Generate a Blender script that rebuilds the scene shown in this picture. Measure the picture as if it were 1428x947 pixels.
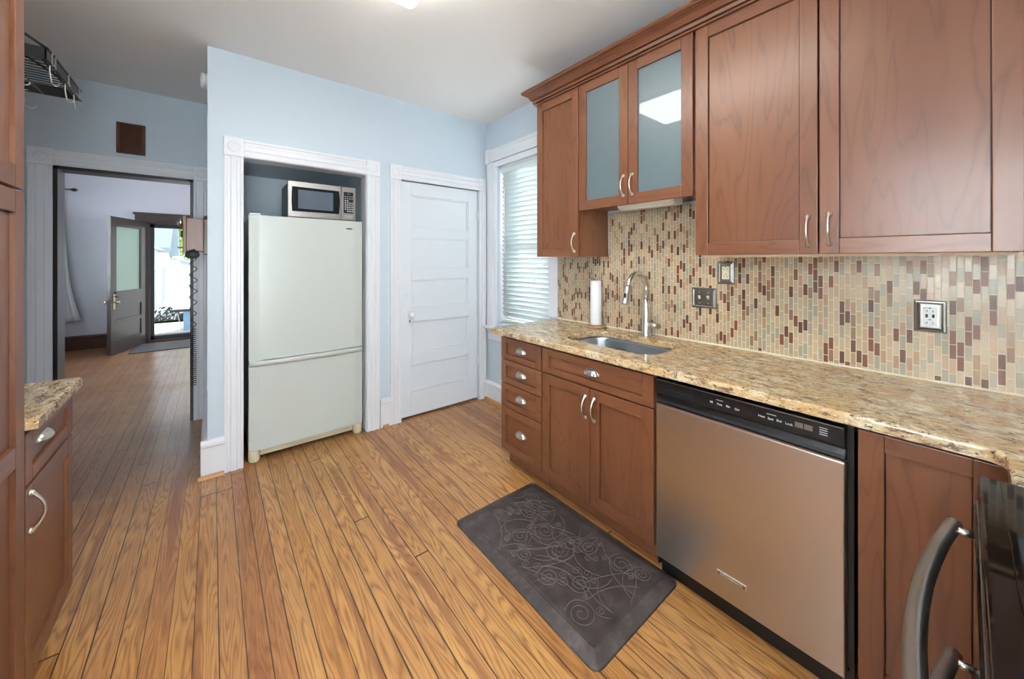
import bpy, bmesh, math, random
from mathutils import Vector, Matrix
random.seed(7)
for o in list(bpy.data.objects): bpy.data.objects.remove(o)
S = bpy.context.scene
COL = S.collection
PI = math.pi

# ------------------------------------------------------------------ camera
FPX, CX0, HY0, CAMH = 513.6, 714.0, 363.5, 1.374
YAW = math.atan2(418, 513.6)
cd = bpy.data.cameras.new('camera'); cam = bpy.data.objects.new('camera', cd); COL.objects.link(cam)
cd.sensor_width = 36; cd.lens = 36*FPX/1428
cd.shift_x = 0; cd.shift_y = (HY0-473.5)/1428
cd.clip_start = .05; cd.clip_end = 300
cam.location = (0, 0, CAMH); cam.rotation_euler = (PI/2, 0, -YAW)
S.camera = cam

# ------------------------------------------------------------------ world, sun, exposure
w = bpy.data.worlds.new('world'); S.world = w; w.use_nodes = True
bg = w.node_tree.nodes['Background']; bg.inputs[0].default_value = (.80, .90, 1, 1); bg.inputs[1].default_value = 1.25
S.view_settings.view_transform = 'Standard'; S.view_settings.look = 'None'
S.view_settings.gamma = 1; S.view_settings.use_curve_mapping = False
S.view_settings.exposure = 0.78
def lamp(name, kind, loc, rot, energy, color=(1,1,1), size=None, sy=None, angle=None):
    l = bpy.data.lights.new(name, kind); l.energy = energy; l.color = color
    if kind == 'AREA': l.shape = 'RECTANGLE'; l.size = size; l.size_y = sy
    if angle: l.angle = angle
    o = bpy.data.objects.new(name, l); COL.objects.link(o); o.location = loc; o.rotation_euler = rot
    return o
lamp('sun', 'SUN', (0,0,10), (math.radians(42), 0, math.radians(150)), 2.7, (1,.96,.9), angle=.02)
# daylight outside the windows, shining in; the last two are added fills
lamp('daylight_window_one', 'AREA', (2.62, 2.47, 1.75), (0, math.radians(90), 0), 58, (.90,.96,1), 1.6, 1.0)
lamp('daylight_window_two', 'AREA', (-1.45, -.05, 1.65), (0, math.radians(-90), 0), 55, (.90,.95,1), 1.3, 1.0)
lamp('daylight_window_three', 'AREA', (-2.35, 7.0, 1.6), (0, math.radians(-90), 0), 55, (.88,.94,1), 1.6, 1.6)
lamp('added_rear_fill', 'AREA', (-.30, -1.15, 1.40), (math.radians(90), 0, 0), 84, (.97,.98,1), 1.2, 1.7)  # added frontal fill from behind the camera, in place of a flash
lamp('added_front_room_fill', 'AREA', (3.30, 6.6, 1.5), (0, math.radians(90), 0), 60, (.92,.96,1), 1.6, 2.0)  # added fill inside the front room; the wall behind it has no window

# ------------------------------------------------------------------ materials
def lin(c):
    r = []
    for v in c:
        v /= 255.0
        r.append(v/12.92 if v <= .04045 else ((v+.055)/1.055)**2.4)
    return (r[0], r[1], r[2], 1)
class NT:
    def __init__(s, name):
        s.m = bpy.data.materials.new(name); s.m.use_nodes = True; s.t = s.m.node_tree
        s.p = s.t.nodes['Principled BSDF']
    def n(s, typ, **kw):
        x = s.t.nodes.new(typ)
        for k, v in kw.items(): setattr(x, k, v)
        return x
    def l(s, a, b): s.t.links.new(a, b)
    def math(s, op, a, b=None, c=None):
        x = s.n('ShaderNodeMath', operation=op)
        for i, v in enumerate((a, b, c)):
            if v is None: continue
            if isinstance(v, (int, float)): x.inputs[i].default_value = v
            else: s.l(v, x.inputs[i])
        return x.outputs[0]
    def ramp(s, f, stops, interp='LINEAR'):
        x = s.n('ShaderNodeValToRGB'); x.color_ramp.interpolation = interp
        e = x.color_ramp.elements
        while len(e) < len(stops): e.new(.5)
        for i, (p, c) in enumerate(stops): e[i].position = p; e[i].color = c
        s.l(f, x.inputs[0]); return x.outputs[0]
    def mix(s, f, a, b, mode='MIX'):
        x = s.n('ShaderNodeMix', data_type='RGBA', blend_type=mode)
        for sock, v in ((x.inputs[0], f), (x.inputs[6], a), (x.inputs[7], b)):
            if isinstance(v, (int, float)): sock.default_value = v
            elif isinstance(v, tuple): sock.default_value = v
            else: s.l(v, sock)
        return x.outputs[2]
    def noise(s, vec, scale, detail=3, rough=.5, dist=0):
        x = s.n('ShaderNodeTexNoise'); x.inputs['Scale'].default_value = scale
        x.inputs['Detail'].default_value = detail; x.inputs['Roughness'].default_value = rough
        x.inputs['Distortion'].default_value = dist
        if vec: s.l(vec, x.inputs['Vector'])
        return x.outputs[0]
    def obj(s): return s.n('ShaderNodeTexCoord').outputs['Object']
    def mapping(s, vec, scale=(1,1,1), loc=(0,0,0)):
        x = s.n('ShaderNodeMapping'); x.inputs['Scale'].default_value = scale; x.inputs['Location'].default_value = loc
        s.l(vec, x.inputs['Vector']); return x.outputs[0]
    def bump(s, h, strength=.3, dist=.002):
        x = s.n('ShaderNodeBump'); x.inputs['Strength'].default_value = strength; x.inputs['Distance'].default_value = dist
        s.l(h, x.inputs['Height']); s.l(x.outputs[0], s.p.inputs['Normal'])
    def set(s, **kw):
        for k, v in kw.items():
            k = k.replace('_', ' ')
            if isinstance(v, (int, float, tuple)): s.p.inputs[k].default_value = v
            else: s.l(v, s.p.inputs[k])
        return s

def paint(name, rgb, rough=.55, var=.04, scale=3, bump=.05, **kw):
    m = NT(name); o = m.obj()
    n = m.noise(o, scale, 4)
    c = lin(rgb); d = tuple(v*(1-var*2) for v in c[:3])+(1,)
    m.set(Base_Color=m.mix(n, d, c), Roughness=rough, **kw)
    if bump: m.bump(m.noise(o, 140, 2), bump, .001)
    return m.m
def metal(name, rgb, rough=.25, brush=None, metallic=1.0):
    m = NT(name); o = m.obj()
    v = m.mapping(o, brush or (20,20,20))
    n = m.noise(v, 12, 3)
    m.set(Base_Color=lin(rgb), Metallic=metallic)
    r = m.math('MULTIPLY_ADD', n, .16, rough-.08); m.set(Roughness=r)
    if brush: m.bump(n, .04, .0005)
    return m.m
def plain(name, rgb, rough=.4, **kw):
    m = NT(name); n = m.noise(m.obj(), 30, 2)
    c = lin(rgb)
    m.set(Base_Color=m.mix(n, tuple(v*.93 for v in c[:3])+(1,), c), Roughness=rough, **kw); return m.m
def emit(name, rgb, e):
    m = NT(name); m.set(Base_Color=lin(rgb), Emission_Color=lin(rgb), Emission_Strength=e); return m.m

def cherry(name, axis):
    m = NT(name); o = m.obj()
    rnd = m.n('ShaderNodeObjectInfo').outputs['Random']
    add = m.n('ShaderNodeVectorMath', operation='ADD')
    cmb = m.n('ShaderNodeCombineXYZ'); 
    for i, k in enumerate((3.1, 5.7, 9.3)): m.l(m.math('MULTIPLY', rnd, k), cmb.inputs[i])
    m.l(o, add.inputs[0]); m.l(cmb.outputs[0], add.inputs[1])
    sc = {'z': (1, 1, .14), 'y': (1, .14, 1), 'x': (.14, 1, 1)}[axis]
    v = m.mapping(add.outputs[0], sc)
    n1 = m.noise(v, 4.5, 3, .5, .4)
    rings = m.math('FRACT', m.math('MULTIPLY', n1, 15.0))
    rings = m.math('POWER', m.math('SUBTRACT', 1.0, m.math('ABSOLUTE', m.math('MULTIPLY_ADD', rings, 2.0, -1.0))), 5.0)
    fine = m.noise(m.mapping(v, (1,1,.35)), 90, 3, .6)
    broad = m.noise(v, 2.2, 2)
    blot = m.noise(add.outputs[0], 5.0, 2)
    a, b, c = lin((110,66,42)), lin((138,91,60)), lin((66,35,21))
    col = m.mix(m.ramp(broad, [(.3,(0,0,0,1)),(.7,(1,1,1,1))]), a, b)
    col = m.mix(m.math('MULTIPLY', rings, .38), col, c)
    col = m.mix(m.math('MULTIPLY', fine, .28), col, lin((100,52,33)))
    col = m.mix(m.math('MULTIPLY', m.ramp(blot, [(.45,(0,0,0,1)),(.8,(1,1,1,1))]), .35), col, lin((122,72,48)))
    m.set(Base_Color=col, Roughness=.38, Coat_Weight=.18, Coat_Roughness=.2)
    m.bump(fine, .03, .0005)
    return m.m
CZ, CY, CX_ = cherry('cherry wood upright grain','z'), cherry('cherry wood level grain','y'), cherry('cherry wood cross grain','x')
CHERRY = [CZ, CY]
GROOVE_SHADE = plain('panel groove shade', (60,32,22), .5)  # dark backing colour paints the shade line around each door panel

def floor_mat():
    m = NT('old pine floor boards'); o = m.obj()
    sp = m.n('ShaderNodeSeparateXYZ'); m.l(o, sp.inputs[0]); X, Y = sp.outputs[0], sp.outputs[1]
    cx = m.n('ShaderNodeCombineXYZ'); m.l(X, cx.inputs[0])
    wob = m.math('MULTIPLY', m.math('SUBTRACT', m.noise(cx.outputs[0], 6, 0), .5), .55)
    u = m.math('ADD', m.math('DIVIDE', m.math('SUBTRACT', X, .018), .0705), wob)
    idx = m.math('FLOOR', u); fr = m.math('FRACT', u)
    wn = m.n('ShaderNodeTexWhiteNoise', noise_dimensions='1D'); m.l(idx, wn.inputs['W'])
    v = m.math('DIVIDE', m.math('ADD', Y, m.math('MULTIPLY', wn.outputs[0], 11.0)), 4.6)
    idy = m.math('FLOOR', v); fy = m.math('FRACT', v)
    c2 = m.n('ShaderNodeCombineXYZ'); m.l(idx, c2.inputs[0]); m.l(idy, c2.inputs[1])
    w2 = m.n('ShaderNodeTexWhiteNoise', noise_dimensions='2D'); m.l(c2.outputs[0], w2.inputs['Vector'])
    rnd = w2.outputs[0]
    # grain in board space
    gx = m.n('ShaderNodeCombineXYZ')
    m.l(m.math('MULTIPLY', X, 1.5), gx.inputs[0]); m.l(m.math('MULTIPLY', Y, .13), gx.inputs[1]); m.l(m.math('MULTIPLY', rnd, 31.0), gx.inputs[2])
    n1 = m.noise(gx.outputs[0], 8, 2, .45, .35)
    rings = m.math('FRACT', m.math('MULTIPLY', n1, 17.0))
    rings = m.math('POWER', m.math('SUBTRACT', 1.0, m.math('ABSOLUTE', m.math('MULTIPLY_ADD', rings, 2.0, -1.0))), 1.8)
    fine = m.noise(m.mapping(o, (1, .06, 1)), 200, 4, .7)
    base = m.ramp(rnd, [(0, lin((178,122,68))), (.3, lin((202,150,88))), (.55, lin((192,136,74))), (.90, lin((212,162,98))), (1, lin((176,116,66)))])
    col = m.mix(m.math('MULTIPLY', rings, .72), base, lin((128,74,34)))
    col = m.mix(m.ramp(fine, [(.5,(0,0,0,1)),(.75,(.32,.32,.32,1))]), col, lin((226,184,128)))
    dk = m.noise(m.mapping(o, (1, .05, 1), (3,1,0)), 120, 3, .7)
    col = m.mix(m.ramp(dk, [(.58,(0,0,0,1)),(.78,(.4,.4,.4,1))]), col, lin((112,64,34)))
    red = m.noise(m.mapping(gx.outputs[0], (2,1,1), (4,4,4)), 4, 3, .5)
    col = m.mix(m.ramp(red, [(.60,(0,0,0,1)),(.66,(.6,.6,.6,1))]), col, lin((132,72,44)))
    wear = m.ramp(m.noise(o, 1.7, 4, .6), [(.42,(0,0,0,1)),(.72,(1,1,1,1))])
    col = m.mix(m.math('MULTIPLY', wear, .35), col, lin((128,84,56)))
    # the floor past the kitchen is mixed darker and browner
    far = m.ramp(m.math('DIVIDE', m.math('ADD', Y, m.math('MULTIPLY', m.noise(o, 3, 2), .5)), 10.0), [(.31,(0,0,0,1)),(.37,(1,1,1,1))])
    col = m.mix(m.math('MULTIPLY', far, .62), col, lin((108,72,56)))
    knot = m.n('ShaderNodeTexVoronoi'); knot.inputs['Scale'].default_value = 1.0
    m.l(m.mapping(o, (3.2, 1.6, 1)), knot.inputs['Vector'])
    kd = m.ramp(knot.outputs['Distance'], [(.02,(1,1,1,1)),(.05,(0,0,0,1))])
    col = m.mix(m.math('MULTIPLY', kd, .8), col, lin((60,32,18)))
    edge = m.math('MINIMUM', fr, m.math('SUBTRACT', 1.0, fr))
    ge = m.math('LESS_THAN', edge, m.math('MULTIPLY_ADD', wn.outputs[0], .026, .014))
    ey = m.math('MINIMUM', fy, m.math('SUBTRACT', 1.0, fy)); gy = m.math('LESS_THAN', ey, .0008)
    gap = m.math('MAXIMUM', ge, gy)
    col = m.mix(m.math('MULTIPLY', gap, .88), col, lin((30,17,11)))
    m.set(Base_Color=col)
    m.set(Roughness=m.math('MULTIPLY_ADD', wear, .12, m.math('MULTIPLY_ADD', fine, .14, .24)))
    m.set(Coat_Weight=.25, Coat_Roughness=.18)
    hgt = m.math('ADD', m.math('MULTIPLY', m.math('SUBTRACT', 1.0, gap), 1.0), m.math('MULTIPLY', rings, .16))
    m.bump(hgt, .35, .0016)
    return m.m
FLOOR = floor_mat()

def granite():
    m = NT('granite'); o = m.obj()
    v = m.mapping(o, (1, .45, 1))
    a = m.noise(v, 95, 4, .65); b = m.noise(v, 42, 5, .7, .5); c = m.noise(m.mapping(o, (1,.6,1), (5,3,1)), 130, 3, .6); d = m.noise(m.mapping(o,(1,.5,1),(9,1,2)), 10, 4, .6); e = m.noise(m.mapping(o,(1,.4,1),(2,7,4)), 60, 4, .7, .8)
    col = m.ramp(b, [(.34, lin((112,84,58))), (.44, lin((172,146,110))), (.54, lin((200,180,146))), (.66, lin((224,210,182)))])
    col = m.mix(m.ramp(d, [(.45,(0,0,0,1)),(.62,(.7,.7,.7,1))]), col, lin((196,158,104)))
    col = m.mix(m.ramp(e, [(.57,(0,0,0,1)),(.61,(.9,.9,.9,1))]), col, lin((112,88,70)))
    col = m.mix(m.ramp(a, [(.60,(0,0,0,1)),(.64,(.95,.95,.95,1))]), col, lin((50,40,36)))
    col = m.mix(m.ramp(c, [(.33,(.85,.85,.85,1)),(.39,(0,0,0,1))]), col, lin((232,222,204)))
    m.set(Base_Color=col, Roughness=.14)
    return m.m
GRAN = granite()

def mosaic():
    m = NT('glass and stone strip mosaic'); o = m.obj()
    sp = m.n('ShaderNodeSeparateXYZ'); m.l(o, sp.inputs[0])
    u = m.math('DIVIDE', sp.outputs[1], .0182); iu = m.math('FLOOR', u); fu = m.math('FRACT', u)
    wn = m.n('ShaderNodeTexWhiteNoise', noise_dimensions='1D'); m.l(iu, wn.inputs['W'])
    st = m.math('ADD', m.math('MULTIPLY', m.math('MODULO', m.math('ABSOLUTE', iu), 2), .5), m.math('MULTIPLY', m.math('FLOOR', m.math('MULTIPLY', wn.outputs[0], 2.0)), .25))
    v = m.math('ADD', m.math('DIVIDE', sp.outputs[2], .0545), st); iv = m.math('FLOOR', v); fv = m.math('FRACT', v)
    c = m.n('ShaderNodeCombineXYZ'); m.l(iu, c.inputs[0]); m.l(iv, c.inputs[1])
    w2 = m.n('ShaderNodeTexWhiteNoise', noise_dimensions='2D'); m.l(c.outputs[0], w2.inputs['Vector'])
    tile = m.ramp(w2.outputs[0], [(0, lin((190,170,140))), (.26, lin((170,158,134))), (.42, lin((180,154,124))), (.56, lin((154,148,128))), (.68, lin((166,136,108))), (.77, lin((134,104,80))), (.845, lin((108,58,36))), (.94, lin((82,46,32)))], 'CONSTANT')
    sp2 = m.noise(o, 420, 2)
    tile = m.mix(m.math('MULTIPLY', sp2, .22), tile, lin((150,110,86)))
    eu = m.math('MINIMUM', fu, m.math('SUBTRACT', 1.0, fu)); ev = m.math('MINIMUM', fv, m.math('SUBTRACT', 1.0, fv))
    g = m.math('MAXIMUM', m.math('LESS_THAN', eu, .075), m.math('LESS_THAN', ev, .026))
    col = m.mix(g, tile, lin((212,198,168)))
    m.set(Base_Color=col)
    m.set(Roughness=m.math('MULTIPLY_ADD', g, .5, m.math('MULTIPLY_ADD', w2.outputs[0], .15, .24)))
    m.bump(m.math('SUBTRACT', 1.0, g), .5, .0015)
    return m.m
MOSAIC = mosaic()

BLUE = paint('light blue wall paint', (199,213,224), .5, .02)
GREYW = paint('lavender white wall paint', (206,208,220), .5)
CEIL = paint('white ceiling paint', (240,239,236), .7, bump=.12, var=.01)
TRIM = paint('glossy white trim paint', (226,230,236), .32, .01, 2, 0)
DOORW = paint('white door paint', (222,229,236), .3, .01, 2, 0)
JAMB = plain('almost black stained jamb', (34,28,28), .4)
def stain(name, a, b, rough=.35):
    m = NT(name); o = m.obj(); n = m.noise(m.mapping(o, (1,1,.1)), 40, 4, .6)
    m.set(Base_Color=m.mix(n, lin(a), lin(b)), Roughness=rough); return m.m
DWOOD = stain('weathered dark door wood', (46,40,38), (78,70,66))
BWOOD = stain('brown stained baseboard', (66,40,30), (96,60,44))
PHW = stain('phone oak', (112,72,58), (150,104,84))
VENTW = stain('vent wood', (74,44,30), (112,70,48))
OAKR = stain('quarter round oak', (176,124,72), (200,148,92))
STEEL = metal('brushed stainless steel', (180,177,173), .30, (2,2,60))
STEELV = metal('dishwasher stainless steel', (196,190,184), .34, (1.5,1.5,50))
SINKM = metal('sink stainless', (190,196,202), .30, (30,2,30))
NICKEL = metal('satin nickel', (208,204,196), .30)
BAR = metal('round bar steel', (190,190,188), .33)
PEWTER = metal('pewter plate', (140,136,130), .36)
FRIDGE = paint('bisque fridge enamel', (196,204,200), .28, .01, 2, .02)
FRIDGE2 = paint('yellowed fridge plastic', (216,208,180), .4, .02, 4, 0)
BLK = plain('black plastic', (22,23,26), .32)
BLKG = plain('black glass', (8,9,11), .05)
BLKM = plain('black iron', (20,20,22), .45)
DGREY = plain('dark grey metal', (58,60,64), .45)
WHITE = plain('white plastic', (232,232,228), .4)
IVORY = plain('ivory plastic', (232,224,190), .4)
PRINT = plain('printed white marks', (225,228,230), .5)
SLOT = plain('black slots', (10,12,20), .6)
PAPER = paint('paper towel', (238,240,244), .9, .03, 60, .4)
WOODD = stain('towel holder wood', (150,112,74), (186,148,104))
BRASS = metal('old brass', (176,160,128), .3)
MWIN = plain('microwave window', (92,104,118), .2)
CLOTH = paint('white curtain cloth', (222,222,226), .9, .05, 10, .2)
def glassm(name, rgb, rough, trans, **kw):
    m = NT(name); m.set(Base_Color=lin(rgb), Roughness=rough, Transmission_Weight=trans, IOR=1.45, **kw); return m.m
FROST = glassm('frosted glass', (138,158,164), .36, .55, Coat_Weight=1.0, Coat_Roughness=.004)
GLASS = glassm('clear window glass', (250,255,255), 0.0, 1.0)
GGLASS = glassm('pale green door glass', (176,204,186), .25, .5)
def slatm():
    m = NT('white blind slats'); t = m.n('ShaderNodeBsdfTranslucent'); t.inputs[0].default_value = lin((226,236,232))
    m.set(Base_Color=lin((226,234,234)), Roughness=.4)
    x = m.n('ShaderNodeMixShader'); x.inputs[0].default_value = .12
    m.l(m.p.outputs[0], x.inputs[1]); m.l(t.outputs[0], x.inputs[2]); m.l(x.outputs[0], m.t.nodes['Material Output'].inputs[0]); return m.m
SLAT = slatm()
def matm():
    m = NT('embossed mat'); o = m.obj()
    n = m.noise(o, 14, 5, .65); n2 = m.noise(o, 60, 3)
    col = m.ramp(n, [(.3, lin((50,44,44))), (.55, lin((72,65,64))), (.75, lin((98,91,90)))])
    m.set(Base_Color=col, Roughness=.42); m.bump(n2, .25, .001); return m.m
MATM = matm()
MATL = plain('rubbed mat ridges', (112,104,100), .45)

# ------------------------------------------------------------------ mesh helpers
class MB:
    """collects shapes in world coordinates, then links them as ONE mesh object"""
    def __init__(s): s.bm = bmesh.new(); s.mi = 0
    def mat(s, i): s.mi = i; return s
    def _merge(s, b):
        for f in b.faces: f.material_index = s.mi
        me = bpy.data.meshes.new('tmp'); b.to_mesh(me); b.free(); s.bm.from_mesh(me); bpy.data.meshes.remove(me)
    def box(s, x0, x1, y0, y1, z0, z1, bev=0, seg=2, M=None):
        b = bmesh.new(); bmesh.ops.create_cube(b, size=1)
        for v in b.verts: v.co = Vector((x0+(x1-x0)*(v.co.x+.5), y0+(y1-y0)*(v.co.y+.5), z0+(z1-z0)*(v.co.z+.5)))
        if bev:
            bmesh.ops.bevel(b, geom=list(b.edges), offset=min(bev, .45*min(abs(x1-x0), abs(y1-y0), abs(z1-z0))), segments=seg, profile=.5, affect='EDGES')
        if M: bmesh.ops.transform(b, matrix=M, verts=b.verts)
        s._merge(b); return s
    def prism(s, poly, axis, a, b_, bev=0, M=None):
        """poly: 2D points; extruded along axis from a to b_.  axis x:(y,z) y:(x,z) z:(x,y)"""
        b = bmesh.new()
        def P(p, t): return {'x': (t, p[0], p[1]), 'y': (p[0], t, p[1]), 'z': (p[0], p[1], t)}[axis]
        v0 = [b.verts.new(P(p, a)) for p in poly]; v1 = [b.verts.new(P(p, b_)) for p in poly]
        n = len(poly)
        b.faces.new(v0); b.faces.new(list(reversed(v1)))
        for i in range(n): b.faces.new((v0[i], v1[i], v1[(i+1) % n], v0[(i+1) % n]))
        bmesh.ops.recalc_face_normals(b, faces=b.faces)
        if bev: bmesh.ops.bevel(b, geom=list(b.edges), offset=bev, segments=2, profile=.5, affect='EDGES')
        if M: bmesh.ops.transform(b, matrix=M, verts=b.verts)
        s._merge(b); return s
    def tube(s, pts, r, seg=10, cap=True, flat=None, closed=False):
        pts = [Vector(p) for p in pts]; n = len(pts)
        if not isinstance(r, (list, tuple)): r = [r]*n
        b = bmesh.new(); rings = []; up = None
        for i, p in enumerate(pts):
            if closed: t = pts[(i+1) % n]-pts[i-1]
            else: t = (pts[min(i+1, n-1)]-pts[max(i-1, 0)])
            t.normalize()
            if up is None:
                up = Vector((0,0,1)) if abs(t.z) < .9 else Vector((0,1,0))
            up = (up - t*up.dot(t)).normalized(); sd = t.cross(up)
            k = flat[i] if flat else 1
            rings.append([b.verts.new(p+(up*math.cos(2*PI*j/seg)*k+sd*math.sin(2*PI*j/seg))*r[i]) for j in range(seg)])
        for i in range(n-1 if not closed else n):
            A, B = rings[i], rings[(i+1) % n]
            for j in range(seg): b.faces.new((A[j], A[(j+1) % seg], B[(j+1) % seg], B[j]))
        if cap and not closed: b.faces.new(list(reversed(rings[0]))); b.faces.new(rings[-1])
        for f in b.faces: f.smooth = True
        bmesh.ops.recalc_face_normals(b, faces=b.faces)
        s._merge(b); return s
    def lathe(s, prof, origin, axis='z', seg=28, sx=1, sy=1):
        """prof: (radius, height) list"""
        b = bmesh.new(); o = Vector(origin); rings = []
        def P(r, h, a):
            c, d = r*math.cos(a)*sx, r*math.sin(a)*sy
            return o+Vector({'z': (c, d, h), 'x': (h, c, d), 'y': (c, h, d)}[axis])
        for r, h in prof:
            rings.append([b.verts.new(P(max(r, 1e-5), h, 2*PI*j/seg)) for j in range(seg)])
        for A, B in zip(rings, rings[1:]):
            for j in range(seg): b.faces.new((A[j], A[(j+1) % seg], B[(j+1) % seg], B[j]))
        b.faces.new(list(reversed(rings[0]))); b.faces.new(rings[-1])
        for f in b.faces:
            if len(f.verts) == 4: f.smooth = True
        bmesh.ops.recalc_face_normals(b, faces=b.faces)
        s._merge(b); return s
    def grid(s, fn, nu, nv, smooth=True):
        b = bmesh.new(); V = [[b.verts.new(fn(i/nu, j/nv)) for j in range(nv+1)] for i in range(nu+1)]
        for i in range(nu):
            for j in range(nv):
                f = b.faces.new((V[i][j], V[i+1][j], V[i+1][j+1], V[i][j+1])); f.smooth = smooth
        s._merge(b); return s
    def text(s, txt, size, M, depth=.0006, font_w=1):
        cu = bpy.data.curves.new('t', 'FONT'); cu.body = txt; cu.size = size; cu.extrude = depth; cu.align_x = 'CENTER'; cu.align_y = 'CENTER'; cu.resolution_u = 2
        o = bpy.data.objects.new('t', cu); COL.objects.link(o)
        dg = bpy.context.evaluated_depsgraph_get(); me = bpy.data.meshes.new_from_object(o.evaluated_get(dg))
        b = bmesh.new(); b.from_mesh(me); bmesh.ops.transform(b, matrix=M @ Matrix.Scale(font_w, 4, (1,0,0)), verts=b.verts)
        bpy.data.objects.remove(o); bpy.data.meshes.remove(me); bpy.data.curves.remove(cu)
        s._merge(b); return s
    def build(s, name, mats, parent=None, label=None, **kw):
        me = bpy.data.meshes.new(name); s.bm.to_mesh(me); s.bm.free()
        for m in (mats if isinstance(mats, (list, tuple)) else [mats]): me.materials.append(m)
        o = bpy.data.objects.new(name, me); COL.objects.link(o)
        if parent:
            o.parent = parent
            root = parent
            while root.parent: root = root.parent
            if parent is root and root.type == 'EMPTY': o.matrix_parent_inverse = Matrix.Translation(-Vector(root.location))
        if label: o['label'] = label
        for k, v in kw.items(): o[k] = v
        return o
def thing(name, loc, label, cat, group=None):
    o = bpy.data.objects.new(name, None); o.empty_display_size = .05; COL.objects.link(o); o.location = loc
    o['label'] = label; o['category'] = cat
    if group: o['group'] = group
    return o
def tag(o, label, cat, group=None):
    o['label'] = label; o['category'] = cat
    if group: o['group'] = group
    return o
def struct(o, label=None):
    o['kind'] = 'structure'
    if label: o['label'] = label
    return o
def copy_tree(o, parent=None):
    c = o.copy(); COL.objects.link(c); c.parent = parent
    for ch in list(o.children): copy_tree(ch, c)
    return c

# ------------------------------------------------------------------ room shell
CZH = 2.743
XR, YF, XL, YH, YB = 2.14, 3.04, -1.06, 4.20, 8.60
RW = -.024    # face of the wall that returns behind the far wall's left end
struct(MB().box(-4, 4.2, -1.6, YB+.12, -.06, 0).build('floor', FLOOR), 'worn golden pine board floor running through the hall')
struct(MB().box(-2.3, 4.2, -.8, YB+.12, CZH, CZH+.1).build('ceiling', CEIL), 'pale grey white ceiling')
# right wall with window opening y 2.14..2.86, z .77..2.30
WY0, WY1, WZ0, WZ1 = 2.13, 2.855, .76, 2.28
m = MB()
m.box(XR, XR+.16, -.70, WY0, 0, CZH); m.box(XR, XR+.16, WY1, YF+.95, 0, CZH)
m.box(XR, XR+.16, WY0, WY1, 0, WZ0); m.box(XR, XR+.16, WY0, WY1, WZ1, CZH)
struct(m.build('wall_right', BLUE), 'light blue wall with the blinds window')
# far wall: openings fridge niche x .16...96 z<2.065 ; closet door 1.245..2.044 z<2.07
m = MB()
T = .12
m.box(RW, .16, YF, YF+T, 0, CZH); m.box(.16, .96, YF, YF+T, 2.07, CZH); m.box(.96, 1.245, YF, YF+T, 0, CZH)
m.box(1.245, 2.046, YF, YF+T, 2.072, CZH); m.box(2.046, XR, YF, YF+T, 0, CZH)
struct(m.build('wall_far', BLUE), 'light blue wall around the fridge niche and the closet door')
m = MB()   # niche: side walls, back, low ceiling
m.box(RW, .135, YF+T, YH, 0, CZH); m.box(.985, 1.10, YF+T, YH, 0, CZH); m.box(.135, .985, YF+.93, YF+1.0, 0, CZH)
m.box(.135, .985, YF+T, YF+.93, 2.12, 2.2); m.box(1.10, XR, YF+.93, YF+1.0, 0, CZH)
struct(m.build('wall_niche', BLUE), 'blue walls of the recess that holds the fridge')
struct(MB().box(XL-.12, XL, .55, YH, 0, CZH).box(XL-.12, XL, -.70, -.60, 0, CZH).box(XL-.12, XL, -.6, .55, 0, .95).box(XL-.12, XL, -.6, .55, 2.25, CZH).build('wall_left', BLUE), 'blue wall behind the pantry cabinet')
struct(MB().box(XL-.12, -.95, -.82, -.70, 0, CZH).box(.36, XR+.16, -.82, -.70, 0, CZH).box(-.95, .36, -.82, -.70, 2.3, CZH).build('wall_rear', BLUE), 'blue wall behind the range')
DX0, DX1, DZ = -.90, -.125, 2.065
m = MB(); m.box(-2.3, DX0, YH, YH+.15, 0, CZH); m.box(DX1, 4.2, YH, YH+.15, 0, CZH); m.box(DX0, DX1, YH, YH+.15, DZ, CZH)
struct(m.build('wall_hall', BLUE), 'shaded blue wall above the cased doorway')
# front room
FX0, FX1, FZ = -.845, .06, 2.03
m = MB(); m.box(-2.3, FX0-.0, YB, YB+.12, 0, CZH); m.box(FX1, 4.2, YB, YB+.12, 0, CZH); m.box(FX0, FX1, YB, YB+.12, FZ, CZH)
m.box(-2.02, -1.9, YH+.15, 6.2, 0, CZH); m.box(-2.02, -1.9, 7.8, YB, 0, CZH); m.box(-2.02, -1.9, 6.2, 7.8, 0, .8); m.box(-2.02, -1.9, 6.2, 7.8, 2.3, CZH)
m.box(3.4, 3.52, YH+.15, YB, 0, CZH)
m.box(-1.9, 3.4, YH+.15, YH+.155, DZ+.05, CZH)
struct(m.build('wall_front_room', GREYW), 'lavender white walls of the front room')

def rosette(m, x, y, z, axis, w, h, sgn, d=.028):
    """corner block with a turned rosette; axis = normal"""
    if axis == 'y':
        m.box(x-w/2, x+w/2, y-d, y, z-h/2, z+h/2, .004)
        m.lathe([(.0, -d-.001), (.012, -d-.008), (.016, -d-.003), (.028, -d-.006), (.034, -d-.002), (.036, -d+.002)], (x, y, z), 'y')
    else:
        m.box(x-d, x, y-w/2, y+w/2, z-h/2, z+h/2, .004)
def fluted_v(m, x0, x1, yf, z0, z1, d=.022):   # upright casing on a y=const wall
    w = x1-x0
    pr = [(x0, 0), (x0, -d), (x0+w*.12, -d), (x0+w*.18, -d*.78), (x0+w*.30, -d*.78), (x0+w*.36, -d*1.05), (x0+w*.64, -d*1.05), (x0+w*.70, -d*.78), (x0+w*.82, -d*.78), (x0+w*.88, -d), (x1, -d), (x1, 0)]
    m.prism([(a, yf+b) for a, b in pr], 'z', z0, z1)
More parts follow.
